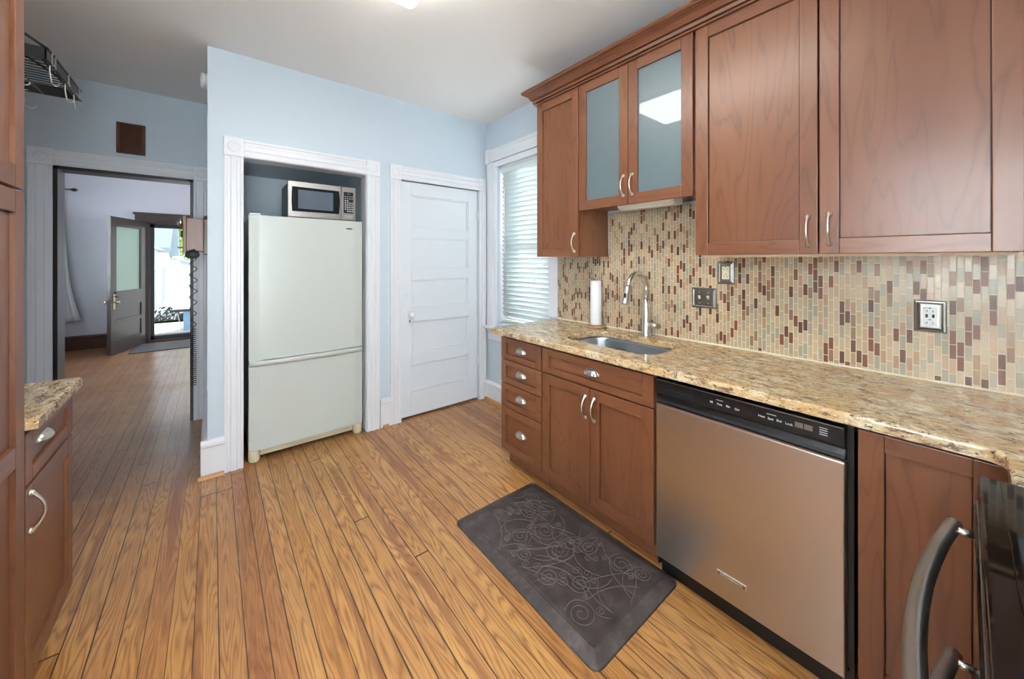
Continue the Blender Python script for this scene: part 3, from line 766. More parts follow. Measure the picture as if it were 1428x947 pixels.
# under cabinet lamp
t = thing('under_cabinet_light', (1.9, 1.12, 1.715), 'slim beige strip light under the frosted glass cabinet', 'light')
MB().prism([(1.850,1.7145),(1.850,1.686),(1.870,1.674),(1.945,1.672),(1.955,1.7145)], 'y', .95, 1.29, .0015).build('housing', plain('beige lamp housing', (206,196,178), .4), t)
MB().box(1.872, 1.940, .965, 1.275, 1.6705, 1.6735).build('diffuser', plain('ribbed diffuser', (226,220,206), .3), t)

# ------------------------------------------------------------------ left side: pantry and small base
XP = -.422
t = thing('pantry_cabinet', (-.74, 1.4, 0), 'tall cherry pantry cabinet at the left edge', 'cabinet')
MB().box(-1.04, XP-.021, 1.06, 1.722, .10, 2.60).build('body', CZ, t)
MB().box(-1.04, XP-.08, 1.06, 1.722, 0, .10).build('toe_kick', CY, t)
shaker(t, 'door', XP, -1, 1.41, 1.720, 1.578, 2.595, st=.062)
shaker(t, 'door', XP, -1, 1.41, 1.720, .112, 1.570, st=.062, mid=(.797, .858))
shaker(t, 'door', XP, -1, 1.064, 1.407, 1.578, 2.595, st=.062)
shaker(t, 'door', XP, -1, 1.064, 1.407, .112, 1.570, st=.062, mid=(.797, .858))
t = thing('base_cabinet', (-.74, 1.95, 0), 'small cherry base cabinet beside the tall pantry cabinet', 'cabinet')
MB().box(-1.04, XP-.021, 1.726, 2.196, .11, .876).build('body', CZ, t)
MB().box(-1.04, XP-.08, 1.726, 2.19, 0, .11).build('toe_kick', CY, t)
d = shaker(t, 'drawer', XP, -1, 1.729, 2.194, .712, .864, st=.055, rail=.040, mats=[CY, CY]); cup(d, XP-.010, -1, 1.90, .80)
d = shaker(t, 'door', XP, -1, 1.729, 2.194, .116, .702); pull(d, XP, -1, 1.757, .655-.03)
m = MB(); b = slab_with_hole([(-1.055,1.727),(XP+.024,1.727),(XP+.024,2.200),(XP+.018,2.214),(XP+.004,2.220),(-1.055,2.220)], [], .878, .914)
m._merge(b); tag(m.build('worktop', GRAN), 'small granite worktop on the cabinet beside the pantry', 'worktop')

# ------------------------------------------------------------------ refrigerator
t = thing('refrigerator', (.56, 3.4, 0), 'bisque white refrigerator with a bottom freezer in the wall niche', 'refrigerator')
FY = 3.035
m = MB(); m.box(.196, .930, FY+.065, FY+.74, .055, 1.682, .006); m.build('cabinet_shell', FRIDGE, t)
def rdoor(name, z0, z1):
    m = MB(); b = bmesh.new()
    pr = []
    for i in range(13):
        u = i/12; x = .190+.742*u; e = min(u, 1-u)
        pr.append((x, FY+.012*(max(0, 1-e/.045))**2 - .006*math.sin(PI*u)))
    pr += [(.932, FY+.062), (.190, FY+.062)]
    m.prism(pr, 'z', z0, z1, .003); b.free()
    return m.build(name, FRIDGE, t)
fdr = rdoor('refrigerator_door', .692, 1.684)
bdg = MB(); bdg.lathe([(.001,-.005),(.5,-.0045),(.9,-.003),(1.0,0),(1.0,.008)], (.830, FY+.0, 1.622), 'y', 28, .027, .0075); 
bd = bdg.build('badge', DGREY, fdr, 'small dark oval badge')
MB().text('Amana', .0115, Matrix.Translation((.830, FY-.0057, 1.623)) @ Matrix.Rotation(PI/2, 4, 'X'), .0003).build('lettering', NICKEL, bd)
MB().box(.196, .255, FY+.012, FY+.06, 1.685, 1.699, .005).build('hinge_cover', WHITE, fdr)
fz = rdoor('freezer_door', .082, .664)
m = MB(); pts = []
for i in range(21):
    u = i/20; pts.append((.192+.738*u, FY-.004-.030*math.sin(PI*u)**.35, .676))
b = bmesh.new(); rows = []
for (x, y, z) in pts:
    rows.append([b.verts.new(q) for q in ((x, FY+.02, .688), (x, y+.004, .690), (x, y, .684), (x, y+.004, .664), (x, min(y+.016, FY+.01), .652), (x, FY+.02, .652))])
for A, B in zip(rows, rows[1:]):
    for i in range(6): f = b.faces.new((A[i], A[(i+1) % 6], B[(i+1) % 6], B[i])); f.smooth = True
b.faces.new(rows[0]); b.faces.new(rows[-1]); bmesh.ops.recalc_face_normals(b, faces=b.faces); m._merge(b)
m.build('handle', FRIDGE, fz, 'full width curved lip handle')
MB().box(.194, .260, FY+.004, FY+.05, .6895, .6925).build('hinge', NICKEL, fz)
for x in (.222, .902):
    MB().lathe([(.026,.0),(.033,.012),(.034,.078),(.026,.0815)], (x, FY+.035, 0)).build('foot', FRIDGE2, t)
m = MB(); m.box(.256, .868, FY+.045, FY+.06, .025, .078, .003); 
for k in range(3): m.box(.27, .855, FY+.042, FY+.046, .036+k*.013, .041+k*.013)
m.build('grille', FRIDGE2, t)
# microwave
t = thing('microwave', (.66, 3.3, 1.70), 'stainless microwave oven standing on top of the refrigerator', 'microwave')
MY = 3.10; MZ = 1.696
MB().box(.432, .892, MY+.02, MY+.36, MZ, MZ+.255, .004).build('case', plain('grey microwave case', (120,128,134), .45), t)
for x, y in ((.46, MY+.05), (.87, MY+.05), (.46, MY+.33), (.87, MY+.33)): MB().lathe([(.012,-.0138),(.012,.002)], (x, y, MZ)).build('foot', BLK, t)
dr = MB().box(.425, .785, MY, MY+.022, MZ, MZ+.262, .003).build('door', STEEL, t)
m = MB(); w0, w1, z0, z1 = .452, .770, MZ+.042, MZ+.222
pr = [(w0, z0), (w1, z0)] + [(w1+.008*math.sin(PI*k/8), z0+(z1-z0)*k/8) for k in range(1, 8)] + [(w1, z1), (w0, z1)] + [(w0-.004*math.sin(PI*k/8), z1-(z1-z0)*k/8) for k in range(1, 8)]
m.prism(pr, 'y', MY-.004, MY+.002); m.build('window_frame', BLKG, dr)
MB().box(.490, .728, MY-.0048, MY-.003, z0+.020, z1-.020).build('window', MWIN, dr, 'grey mesh window')
MB().tube([(.789, MY-.001, MZ+.006), (.789, MY-.001, MZ+.256)], .002, 6).build('door_edge', NICKEL, dr)
cp = MB().box(.793, .898, MY, MY+.022, MZ, MZ+.262, .003).build('control_panel', STEEL, t)
MB().box(.806, .878, MY-.002, MY+.001, MZ+.055, MZ+.222, .001).build('keypad', BLK, cp)
m = MB()
for r in range(8):
    for c in range(4):
        if (r, c) in ((2, 3), (2, 2), (7, 0)): continue
        x = .814+c*.0165; z = MZ+.186-r*.0165; m.box(x, x+(.011 if r > 1 else .009), MY-.0028, MY-.0018, z-.0035*(1 if r > 1 else .6), z+.0035*(1 if r > 1 else .6))
m.build('keys', PRINT, cp)
m = MB(); m.text('88:8', .016, Matrix.Translation((.843, MY-.0022, MZ+.208)) @ Matrix.Rotation(PI/2, 4, 'X'), .0003); m.build('display', plain('dim display digits', (120,130,130), .5), cp)
MB().box(.812, .874, MY-.003, MY+.001, MZ+.014, MZ+.040, .001).build('open_button', NICKEL, cp)

# ------------------------------------------------------------------ things on the worktop
t = thing('faucet', (2.065, 1.234, .914), 'brushed nickel gooseneck pull-down faucet behind the sink', 'faucet')
fx, fy, fz_ = 2.065, 1.234, .914
m = MB(); m.lathe([(.031,0),(.031,.006),(.026,.012),(.025,.10),(.0245,.16),(.019,.20),(.0165,.23)], (fx, fy, fz_))
pts = [(fx, fy, fz_+.22)]; rr = [.0155]
zc = 1.205; R0 = .092
for i in range(17):
    a = PI*i/16*.94; pts.append((fx-R0+R0*math.cos(a), fy+.006*i/16, zc+R0*math.sin(a))); rr.append(.0150-.001*i/16)
m.tube(pts, rr, 16); m.build('body', NICKEL, t)
e = Vector(pts[-1]); dr_ = (e-Vector(pts[-2])).normalized()
m = MB(); m.tube([e+dr_*.0, e+dr_*.004, e+dr_*.02, e+dr_*.06, e+dr_*.10+Vector((-.006,0,0)), e+dr_*.105+Vector((-.006,0,0))], [.0145,.017,.018,.020,.024,.022], 18); sh = m.build('spray_head', NICKEL, t)
q = e+dr_*.05; MB().box(q.x-.027, q.x-.016, q.y-.012, q.y+.002, q.z-.020, q.z+.012, .004).build('spray_button', DGREY, sh)
m = MB(); m.tube([(fx, fy-.018, .982), (fx, fy-.05, .982), (fx, fy-.085, .982), (fx-.004, fy-.088, .982)], [.0165,.0165,.0150,.010], 16)
m.tube([(fx-.004, fy-.075, .985), (fx-.03, fy-.085, .988), (fx-.055, fy-.09, .990)], [.007,.006,.005], 10); m.build('lever', NICKEL, t)
t = thing('paper_towel_holder', (2.055, 1.605, .914), 'wooden paper towel holder with a metal ring top at the left of the faucet', 'towel holder')
MB().lathe([(.066,0),(.069,.004),(.069,.012),(.064,.017),(.01,.018)], (2.053, 1.605, .914), seg=36).build('base', WOODD, t)
m = MB(); m.tube([(2.053,1.605,.93),(2.053,1.605,1.255)], .005, 10)
m.tube([(2.053, 1.605+.016*math.sin(2*PI*i/16), 1.272-.018*math.cos(2*PI*i/16)) for i in range(16)], .003, 8, closed=True); m.build('rod', NICKEL, t)
b = MB(); b.lathe([(.016,.935),(.037,.9345),(.0385,.938),(.0385,1.232),(.037,1.236),(.016,1.2355),(.0155,1.20),(.015,.94)], (2.053, 1.605, 0), seg=32)
tag(b.build('paper_towel_roll', PAPER), 'thin white paper towel roll on the wooden holder', 'paper towel')

# plates
def plate(name, y, z, w, h, label, cat, d=.010):
    t = thing(name, (2.12, y, z), label, cat)
    m = MB(); x = 2.1245
    def ringv(k, dx): return [(x-dx, y-w/2+k, z-h/2+k), (x-dx, y+w/2-k, z-h/2+k), (x-dx, y+w/2-k, z+h/2-k), (x-dx, y-w/2+k, z+h/2-k)]
    b = bmesh.new(); R = [[b.verts.new(p) for p in ringv(k, dx)] for k, dx in ((0, 0), (0, .004), (.003, .007), (.008, .008), (.013, .0045), (.017, .0055), (.018, .0055))]
    for A, B in zip(R, R[1:]):
        for i in range(4): b.faces.new((A[i], A[(i+1) % 4], B[(i+1) % 4], B[i]))
    b.faces.new(R[-1]); bmesh.ops.recalc_face_normals(b, faces=b.faces); m._merge(b)
    m.build('cover_plate', PEWTER, t); return t, x
t, x = plate('light_switch', .915, 1.167, .131, .112, 'double toggle switch on a square pewter plate on the mosaic, left of the ivory outlet', 'light switch')
for yy in (.938, .892):
    MB().prism([(x-.0055, 1.160), (x-.016, 1.176), (x-.012, 1.180), (x-.0055, 1.175)], 'y', yy-.005, yy+.005, .0008).build('toggle', IVORY, t)
    for zz in (1.197, 1.137): MB().lathe([(.0032,-.0068),(.0032,-.005)], (x, yy, zz), 'x', 12).build('screw', NICKEL, t)
def face(t, x, y, z, w, h, mat): return MB().box(x-.0085, x-.0045, y-w/2, y+w/2, z-h/2, z+h/2, .001).build('receptacle', mat, t)
t, x = plate('wall_outlet', .802, 1.309, .083, .120, 'ivory outlet on a pewter plate close under the wall cabinets', 'outlet')
o = face(t, x, .802, 1.309, .036, .068, IVORY); m = MB()
for zz in (1.328, 1.290):
    for dy in (-.007, .007): m.box(x-.0092, x-.008, .802+dy-.001, .802+dy+.001, zz-.005, zz+.004)
    m.lathe([(.0026,-.0092),(.0026,-.008)], (x, .802, zz+.011 if zz > 1.3 else zz+.011), 'x', 10)
m.build('slots', SLOT, o)
t, x = plate('wall_outlet', .083, 1.162, .083, .120, 'white outlet with charging ports on a framed pewter plate, nearest the range', 'outlet')
o = face(t, x, .083, 1.162, .034, .067, WHITE); m = MB()
for zz in (1.182, 1.137):
    for dy in (-.0075, .0075): m.box(x-.0092, x-.008, .083+dy-.0011, .083+dy+.0011, zz-.004, zz+.0035)
for zz in (1.1935, 1.1495): m.box(x-.0092, x-.008, .083-.003, .083+.003, zz-.0020, zz+.0015)
for dy in (-.0085, .0085): m.box(x-.0092, x-.008, .083+dy-.0032, .083+dy+.0032, 1.157, 1.170)
m.build('slots', SLOT, o)

# ------------------------------------------------------------------ range
t = thing('range', (.88, -.34, 0), 'stainless and black glass range at the lower right corner, with bowed handles', 'stove')
RX0, RX1, RY = .500, 1.264, -.016
MB().box(RX0, RX1-.004, -.66, RY-.048, .02, .905, .003).build('body', DGREY, t)
MB().box(RX1-.004, RX1+.018, -.66, RY-.05, .9145, .921, .002).build('side_trim', STEEL, t)
MB().box(RX0-.005, RX1-.002, -.665, RY-.003, .906, .920, .004).build('cooktop_rim', BLKG, t)
MB().box(RX0+.02, RX1-.012, -.63, RY-.03, .9195, .9235, .001).build('cooktop', BLKG, t)
MB().box(RX0, RX1-.010, RY-.046, RY-.001, .872, .904, .003).build('control_panel', BLKG, t)
def ovend(z0, z1, zh, name):
    o = MB().box(RX0, RX1, RY-.046, RY, z0, z1, .003).build(name, STEEL, t)
    MB().box(RX0+.03, RX1-.020, RY-.004, RY+.004, z0+.02, z1-.004, .002).build('glass', BLKG, o)
    m = MB(); pts = []
    for i in range(25):
        u = i/24; pts.append((.525+.712*u, .014+.034*math.sin(PI*u)**.9, zh))
    m.tube(pts, .0128, 18)
    for x in (.548, 1.214): m.tube([(x, RY+.002, zh), (x, .016, zh)], .0075, 12)
    m.build('handle', BAR, o)
ovend(.585, .866, .808, 'upper_oven_door'); ovend(.16, .578, .53, 'lower_oven_door')
MB().box(RX0, RX1, RY-.046, RY, .02, .153, .003).build('drawer', STEEL, t)

# ------------------------------------------------------------------ kitchen mat
t = thing('kitchen_mat', (1.26, 1.23, 0), 'dark brown cushioned mat with embossed scrolls on the floor before the sink', 'mat')
mx0, mx1, my0, my1 = .984, 1.543, .766, 1.688
b = bmesh.new()
def rr_(k, z, r=.035): return [(x, y, z) for x, y in rounded(mx0+k, mx1-k, my0+k, my1-k, max(.004, r-k), 6)]
R = [[b.verts.new(p) for p in rr_(k, z)] for k, z in ((0, .0005), (0, .004), (.004, .007), (.050, .0165), (.053, .0172), (.055, .0155), (.058, .0170), (.062, .0172))]
for A, B in zip(R, R[1:]):
    for i in range(len(A)): f = b.faces.new((A[i], A[(i+1) % len(A)], B[(i+1) % len(A)], B[i])); f.smooth = True
b.faces.new(R[-1]); b.faces.new(list(reversed(R[0]))); bmesh.ops.recalc_face_normals(b, faces=b.faces)
m = MB(); m._merge(b); m.build('pad', MATM, t)
m = MB(); rg = random.Random(3)
def spiral(cx, cy, r0, turns, a0, sg, tail=None):
    P = []; N = int(18*turns)
    for i in range(N+1):
        u = i/N; a = a0+sg*2*PI*turns*u; r = r0*(1-u*.88); P.append((cx+r*math.cos(a), cy+r*math.sin(a), .0169))
    if tail:
        p0 = Vector(P[0]); tg = Vector((sg*math.sin(a0), -sg*math.cos(a0), 0))
        T_ = []
        for i in range(1, 15):
            s_ = i/14; c = math.cos(tail*s_*1.2); sn = math.sin(tail*s_*1.2)
            d_ = Vector((tg.x*c-tg.y*sn, tg.x*sn+tg.y*c, 0)); p0 = p0+d_*.017; 
            if not (mx0+.07 < p0.x < mx1-.07 and my0+.07 < p0.y < my1-.07): break
            T_.append(tuple(p0))
        P = list(reversed(T_))+P
    m.tube(P, [.0004]+[.0012]*(len(P)-2)+[.0006], 6)
clusters = [(1.10, .93, 1.25), (1.20, 1.02, 1), (1.12, 1.13, 1.1), (1.26, 1.20, 1.35), (1.30, 1.33, 1.25), (1.18, 1.38, 1.1), (1.38, 1.12, 1), (1.42, .97, 1.15), (1.44, .88, .8), (1.34, 1.48, 1.1), (1.20, 1.54, .8), (1.42, 1.56, .9), (1.12, 1.28, .8)]
for cx, cy, k in clusters:
    spiral(cx, cy, .048*k, 2.2, rg.uniform(0, 6.28), rg.choice((-1, 1)), rg.choice((-1,1))*rg.uniform(1.2, 2.2))
    for j in range(4):
        a = rg.uniform(0, 6.28); d_ = .062*k
        x, y = cx+d_*math.cos(a), cy+d_*math.sin(a)
        if mx0+.09 < x < mx1-.09 and my0+.09 < y < my1-.09: spiral(x, y, rg.uniform(.014, .026), 1.6, rg.uniform(0, 6.28), rg.choice((-1, 1)), rg.uniform(-2, 2))
m.build('embossing', MATL, t)

# ------------------------------------------------------------------ ceiling light
t = thing('ceiling_light', (.55, 1.2, CZH), 'flat white ceiling light at the top edge of the photo', 'light')
lx0, lx1, ly0, ly1 = .33, .80, .55, 1.775
m = MB(); m.box(lx0-.012, lx1+.012, ly0-.012, ly1+.012, CZH-.026, CZH-.001, .004); m.build('frame', WHITE, t)
m = MB(); m.prism([(lx0-.01, CZH-.024), (lx0, CZH-.075), (lx0+.02, CZH-.092), (lx1-.02, CZH-.092), (lx1, CZH-.075), (lx1+.01, CZH-.024)], 'y', ly0, ly1, .002); m.build('diffuser', emit('lit diffuser', (255,252,246), 8.0), t)

# ------------------------------------------------------------------ hall: vent, phone, detector, pot rack
t = thing('wall_vent', (-.5, YH, 2.34), 'small square dark wood louvered vent high on the hall wall', 'vent')
vx0, vx1, vz0, vz1 = -.582, -.420, 2.222, 2.462
m = MB(); m.box(vx0, vx0+.02, YH-.022, YH, vz0, vz1, .002); m.box(vx1-.02, vx1, YH-.022, YH, vz0, vz1, .002); m.box(vx0, vx1, YH-.022, YH, vz0, vz0+.012, .002); m.box(vx0, vx1, YH-.022, YH, vz1-.012, vz1, .002); m.build('frame', VENTW, t)
m = MB(); m.box(vx0+.02, vx1-.02, YH-.004, YH-.001, vz0+.01, vz1-.01)
for k in range(13):
    z = vz0+.020+k*.0165; m.prism([(YH-.020, z-.006), (YH-.006, z+.004), (YH-.006, z+.008), (YH-.020, z-.002)], 'x', vx0+.02, vx1-.02)
m.build('louvers', VENTW, t)
t = thing('wall_phone', (RW, 3.55, 1.55), 'antique style wooden wall telephone on the side wall of the hall', 'telephone')
PY0, PY1 = 3.46, 3.66
bb = MB().prism([(PY0-.03, 1.42), (PY1+.03, 1.42), (PY1+.03, 1.67)] + [((PY0+PY1)/2+.13*math.cos(PI*k/8), 1.67+.035*math.sin(PI*k/8)) for k in range(1, 8)] + [(PY0-.03, 1.67)], 'x', RW-.024, RW-.001, .003).build('backboard', BWOOD, t)
MB().box(RW-.118, RW-.024, PY0, PY1, 1.44, 1.675, .003).box(RW-.136, RW-.116, PY0-.008, PY1+.008, 1.432, 1.688, .004).build('box', PHW, t)
m = MB()
for yy in (3.52, 3.60): m.lathe([(.001,-.034),(.018,-.030),(.026,-.018),(.028,-.006),(.005,-.002),(.005,.01)], (RW-.136, yy, 1.645), 'x', 20)
m.build('bell', NICKEL, t)
m = MB(); m.lathe([(.022,0),(.026,-.010),(.020,-.016),(.008,-.018),(.001,-.018)], (RW-.136, 3.56, 1.565), 'x', 20); m.build('mouthpiece', DGREY, t)
m = MB(); m.box(RW-.165, RW-.12, PY0, PY1, 1.462, 1.472, .002); m.build('shelf', PHW, t)
m = MB()   # receiver hanging on the near side
hx, hy = RW-.085, PY0-.035
m.lathe([(.014,.022),(.034,.012),(.040,-.005),(.038,-.022),(.026,-.034),(.001,-.036)], (hx, hy, 1.425)); m.tube([(hx+.01, PY0, 1.452), (hx, hy+.01, 1.450), (hx, hy, 1.44)], .006, 8)
m.build('receiver', DGREY, t)
m = MB(); pts = []; N = 1150; z = 1.40; turns = 0
zt, zb = 1.392, .50
for i in range(N):
    u = i/(N-1)
    # pitch gets tighter downwards
    zz_ = zt-(zt-zb)*(u/.45*.55 if u < .45 else .55+.45*(u-.45)/.55)
    a = 2*PI*(14*u+20*max(0,(u-.45)/.55)**1.0)
    r = .016+.006*math.sin(u*9)*(1-u)
    pts.append((hx+.006+r*math.cos(a), hy+r*math.sin(a), zz_))
m.tube(pts, .0030, 5); m.build('coiled_cord', BLKM, t)
t = thing('smoke_detector', (RW, 3.3, 2.63), 'round white detector near the ceiling on the hall side wall', 'detector')
MB().lathe([(.001,-.042),(.045,-.040),(.056,-.030),(.058,-.018),(.050,-.016),(.050,-.014),(.060,-.012),(.062,-.001)], (RW, 3.34, 2.625), 'x', 32).build('case', WHITE, t)
MB().lathe([(.001,-.046),(.012,-.045),(.013,-.038)], (RW, 3.34, 2.625), 'x', 16).build('test_button', NICKEL, t)

# pot rack
ZR = 2.20
rx1, rx0, ry0, ry1 = -.530, -1.04, 2.385, 2.89
t = thing('pot_rack', (-.8, 2.64, ZR), 'black iron grid pot rack mounted high on the left wall', 'pot rack')
m = MB(); hgt = .05
m.box(rx1-.004, rx1, ry0, ry1, ZR, ZR+hgt); m.box(rx0, rx1, ry0, ry0+.004, ZR, ZR+hgt); m.box(rx0, rx1, ry1-.004, ry1, ZR, ZR+hgt)
m.tube([(rx1+.003, ry0, ZR), (rx1+.003, ry1, ZR)], .004, 8); m.tube([(rx1+.003, ry0, ZR+hgt), (rx1+.003, ry1, ZR+hgt)], .0035, 8)
m.build('band', DGREY, t)
m = MB()
k = ry0+.03
while k < ry1-.01: m.tube([(rx0, k, ZR+.004), (rx1, k, ZR+.004)], .0024, 6); k += .034
k = rx0+.06
while k < rx1: m.tube([(k, ry0, ZR+.001), (k, ry1, ZR+.001)], .003, 6); k += .11
m.build('grid', BLKM, t)
m = MB()
for a_, b_ in ((ry0+.01, ry0+.004), (ry1-.01, ry1-.004)): MB().tube([(-1.055, a_, 2.62), (rx1, b_, ZR+hgt)], .005, 8).box(-1.059, -1.045, a_-.01, a_+.02, ZR, 2.64).build('wall_bracket', BLKM, t)

for yy in (2.43, 2.47, 2.66, 2.84): MB().box(rx1+.004, rx1+.008, yy, yy+.006, ZR-.004, ZR+hgt+.008).build('clip', NICKEL, t)
def shook(x, y, a):
    m = MB(); P = []
    for i in range(9): th_ = PI*i/8; P.append((0, .012*math.cos(th_)-.0, .012*math.sin(th_)))
    pts = [(x+math.sin(a)*p[1]+0, y+math.cos(a)*p[1], ZR-.003+p[2]*.9) for p in P]
    yl = P[-1][1]; pts += [(x+math.sin(a)*yl, y+math.cos(a)*yl, ZR-.03), (x+math.sin(a)*yl*.6, y+math.cos(a)*yl*.6, ZR-.055)]
    for i in range(1, 9):
        th_ = PI+PI*i/8; q_ = -.006+.016+.016*math.cos(th_); pts.append((x+math.sin(a)*q_, y+math.cos(a)*q_, ZR-.06+.018*math.sin(th_)))
    m.tube(pts, .0024, 8); return m.build('pot_hook', NICKEL)
# hooks hang on the band (x just inside the rail)
hooks = [(rx1+.003, 2.45, .5, 'nearest on the front rail of'), (rx1+.003, 2.66, .5, 'halfway along the front rail of'), (rx1+.003, 2.80, .5, 'at the far end of the front rail of'),
         (rx1-.17, ry1-.003, 1.2, 'on the far edge of'), (rx1-.10, 2.52, 1.2, 'inside the grid of')]
for x, y, a, w_ in hooks: tag(shook(x, y, a), 'steel S hook '+w_+' the pot rack', 'hook', 'hooks on the pot rack')

# ------------------------------------------------------------------ front room: curtain, rod, door mat
t = thing('curtain', (-1.75, YB-.1, 0), 'sheer white curtain panel flaring out at the hem in the front room', 'curtain')
m = MB()
def cf(u, v):
    z = 2.43-1.98*v
    width = .42+.05*v+.22*v**3
    x = -2.09+.0+.0 + u*width + .10*(1-v)*0
    x = max(x, -1.885+.01*u)
    y = YB-.085-.028*math.sin(u*26)*(.5+.5*v)-.05*v*v*u
    return Vector((x+.0, y, z+.03*math.sin(u*5)*v))
def cf2(u, v):
    z = 2.43-1.98*v
    x0, x1 = -1.885, -1.735+.06*v+.13*v**4
    return Vector((x0+(x1-x0)*u, YB-.085-.022*math.sin(u*22+v*1.5)*(.5+.5*v)-.06*v*v*u, z+.05*v*v*(1-u)*-1+.02))
m.grid(cf2, 36, 20); o = m.build('cloth', CLOTH, t); sm = o.modifiers.new('s', 'SOLIDIFY'); sm.thickness = .002
t = thing('curtain_rod', (-1.7, YB-.085, 2.45), 'black curtain rod with a round finial above the sheer curtain', 'curtain rod')
MB().tube([(-1.895, YB-.085, 2.447), (-1.665, YB-.085, 2.447)], .009, 10).build('rod', BLKM, t)
MB().lathe([(.008,0),(.014,.005),(.010,.012),(.022,.03),(.026,.05),(.020,.072),(.004,.085)], (-1.672, YB-.085, 2.447), 'x', 16).build('finial', BLKM, t)
MB().box(-1.80, -1.785, YB-.095, YB-.0, 2.435, 2.46).build('bracket', BLKM, t)
m = MB(); m.box(-.96, .02, 7.74, 8.42, .001, .012, .004); m.mat(1)
for k in range(9): m.box(-.93, -.01, 7.78+k*.07, 7.80+k*.07, .0115, .013)
tag(m.build('door_mat', [plain('grey mat', (74,76,84), .8), plain('mat stripe', (108,112,122), .8)]), 'grey striped mat on the floor inside the front door', 'mat')

# ------------------------------------------------------------------ outside the front door
GZ = -.85
CONC = paint('sunlit concrete', (226,222,214), .8, .05, 2, .1)
SID = paint('white clapboard', (228,234,242), .6, .02, 1, 0)
ROOFM = paint('pale roof shingles', (176,188,196), .7, .06, 6, .2)
struct(MB().box(-40, 40, YB+3.4, 90, GZ-.1, GZ).build('ground', CONC), 'sunlit concrete yard')
struct(MB().box(-2.5, 3, YB+.13, YB+3.4, -.2, -.06).box(-2.5, 3, YB+3.0, YB+3.4, GZ, -.06).build('porch_floor', CONC), 'bright porch floor outside the front door')
t = thing('neighbor_house', (-3.5, 16, GZ), 'white clapboard house with a steep side gable seen through the front door', 'house')
m = MB(); m.box(-6, -1.30, 13, 19.6, GZ, 1.70)
for k in range(22): m.box(-1.31, -1.285, 13, 19.6, GZ+.05+k*.115, GZ+.06+k*.115)
m.build('wall', SID, t)
m = MB(); m.prism([(15.9, 1.70), (19.4, 1.70), (18.2, 3.35)], 'x', -1.42, -1.28); m.build('gable', paint('pale blue shingles', (186,206,224), .7), t)
m = MB(); m.prism([(19.7, 1.55), (18.2, 3.62), (15.6, 1.62), (15.6, 1.78), (18.2, 3.80), (20.0, 1.60)], 'x', -2.6, -1.02); m.build('gable_roof', ROOFM, t)
m = MB(); m.prism([(-6.2, 1.70), (-1.12, 1.68), (-3.6, 3.2)], 'y', 12.8, 15.5); m.build('roof', ROOFM, t)
m = MB(); m.prism([(18.9, 1.15), (22.0, .95), (22.0, 1.05), (18.9, 1.40)], 'x', -2.6, -1.0); m.build('porch_roof', SID, t)
for y in (14.2, 16.8):
    f = MB().box(-1.30, -1.27, y, y+.9, -.1, 1.2).build('window', TRIM, t); MB().box(-1.268, -1.262, y+.08, y+.82, 0, 1.1).build('pane', plain('blue grey glass %d' % y, (140,160,180), .2), f)
t = thing('garage', (-1, 26, GZ), 'low white garage with a shallow gabled roof beyond the parked car', 'garage')
MB().prism([(-2.9, GZ), (.0, GZ), (.0, .85), (-1.45, 1.35), (-2.9, .85)], 'y', 25, 29).build('wall', SID, t)
MB().prism([(-3.1, .78), (-1.45, 1.36), (.2, .78), (.2, .9), (-1.45, 1.50), (-3.1, .9)], 'y', 24.7, 29.2).build('roof', ROOFM, t)
MB().box(-2.5, -.4, 24.96, 25, GZ, .62).build('door', SID, t)
LEAF = NT('sunlit leaves'); LEAF.set(Base_Color=LEAF.mix(LEAF.noise(LEAF.obj(), 1.6, 4), lin((112,150,50)), lin((190,214,104))), Roughness=.5); LEAF = LEAF.m
t = thing('tree', (0, 36, GZ), 'bright green leafy tree rising behind the garage', 'tree')
m = MB(); rg = random.Random(5)
m.tube([(0, 36, GZ), (.1, 36, 1.5), (-.2, 36, 4)], [.35, .3, .2], 10); m.build('trunk', VENTW, t)
b = bmesh.new()
for i in range(5200):
    c = rg.choice([(-2.2, 35, 2.2, 2.3), (0, 34.5, 3.4, 2.6), (2.0, 36, 2.6, 2.4), (-1.0, 36, 5.2, 2.6), (-3.1, 37, 4.6, 1.8)])
    u, v = rg.uniform(-1, 1), rg.uniform(0, 2*PI); q_ = math.sqrt(1-u*u); r = c[3]*rg.uniform(.82, 1.0)
    p = Vector((c[0]+r*q_*math.cos(v), c[1]+r*q_*math.sin(v), c[2]+r*u*.8)); s_ = rg.uniform(.10, .22)
    a = Vector((rg.uniform(-1,1), rg.uniform(-1,1), rg.uniform(-1,1))).normalized(); d_ = a.orthogonal().normalized(); e_ = a.cross(d_)
    b.faces.new([b.verts.new(p+d_*s_), b.verts.new(p+e_*s_*.6), b.verts.new(p-d_*s_), b.verts.new(p-e_*s_*.6)])
m = MB(); m._merge(b); m.build('foliage', LEAF, t, kind='stuff')
# bench / table on the porch
t = thing('outdoor_table', (-.35, 10.3, -.06), 'low outdoor table with a white top, dark rim and pale blue legs on the porch', 'table')
MB().box(-.62, .45, 10.0, 10.6, .385, .415, .004).build('tabletop', WHITE, t)
MB().box(-.60, .43, 10.02, 10.58, .335, .384, .004).build('rim', DGREY, t)
PB = plain('pale blue paint', (140,178,206), .5)
for x in (-.46, .28):
    for y in (10.08, 10.46): MB().box(x, x+.10, y, y+.06, -.06, .334, .004).build('leg', PB, t)
MB().tube([(-.56, 10.3, .30), (-.50, 10.3, -.05)], .008, 8).build('brace', WHITE, t)
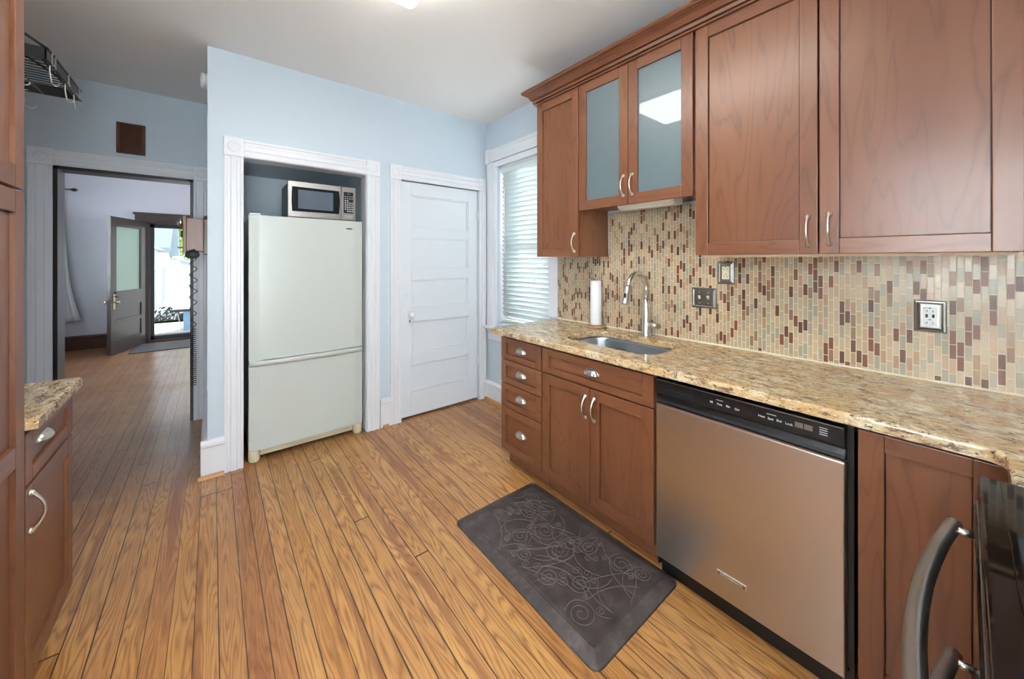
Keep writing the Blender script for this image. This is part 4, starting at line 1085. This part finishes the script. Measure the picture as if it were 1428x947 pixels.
# parked car
t = thing('car', (-.1, 16, GZ), 'white car parked on the concrete beyond the porch', 'car')
body = [(-1.15,.25),(-1.15,.62),(-1.05,.80),(-.25,.90),(.45,1.36),(1.9,1.38),(2.6,.95),(3.0,.88),(3.05,.30)]
m = MB(); m.prism([(x, z+GZ) for x, z in body], 'y', 15.2, 16.9, .05); m.build('body', WHITE, t)
m = MB(); m.prism([(-.20,.93+GZ),(.45,1.30+GZ),(.85,1.31+GZ),(.85,.93+GZ)], 'y', 15.17, 15.21); m.prism([(.92,.93+GZ),(.92,1.31+GZ),(1.82,1.31+GZ),(2.35,.95+GZ)], 'y', 15.17, 15.21)
m.prism([(-.33,.925+GZ),(-.27,.915+GZ),(.43,1.36+GZ),(.37,1.37+GZ)], 'y', 15.3, 16.8); m.build('windows', plain('blue car glass', (92,140,170), .15), t)
for x in (-.55, 2.4):
    for y in (15.2, 16.72): w_ = MB().lathe([(.31,0),(.33,.03),(.33,.17),(.31,.2)], (x, y-.03, GZ+.33), 'y', 24).build('wheel', BLK, t)
# flowering plant by the porch
t = thing('potted_plant', (-1.05, 12.6, GZ), 'dark leafy plant with yellow flowers in a pot beyond the porch', 'plant')
MB().lathe([(.14,0),(.20,.28),(.21,.30),(.17,.30),(.16,.27)], (-.98, 12.6, GZ)).build('pot', plain('terracotta', (190,120,92), .7), t)
b = bmesh.new(); m = MB()
for i in range(260):
    a = rg.uniform(0, 2*PI); h_ = rg.uniform(.3, 1.05); r = rg.uniform(.02, .30); p = Vector((-.98+r*math.cos(a)+.25*(h_-.4), 12.6+r*math.sin(a), GZ+h_)); s_ = rg.uniform(.03, .07)
    a_ = Vector((rg.uniform(-1,1), rg.uniform(-1,1), rg.uniform(-1,1))).normalized(); d_ = a_.orthogonal().normalized(); e_ = a_.cross(d_)
    b.faces.new([b.verts.new(p+d_*s_), b.verts.new(p+e_*s_*.5), b.verts.new(p-d_*s_), b.verts.new(p-e_*s_*.5)])
m._merge(b)
for i in range(7): a = i*.9; m.tube([(-.98, 12.6, GZ+.25), (-.98+.12*math.cos(a)+.1, 12.6+.12*math.sin(a), GZ+.6), (-.98+.2*math.cos(a)+.15, 12.6+.2*math.sin(a), GZ+.98)], .008, 5)
m.build('foliage', plain('dark leaves', (58,70,66), .6), t, kind='stuff')
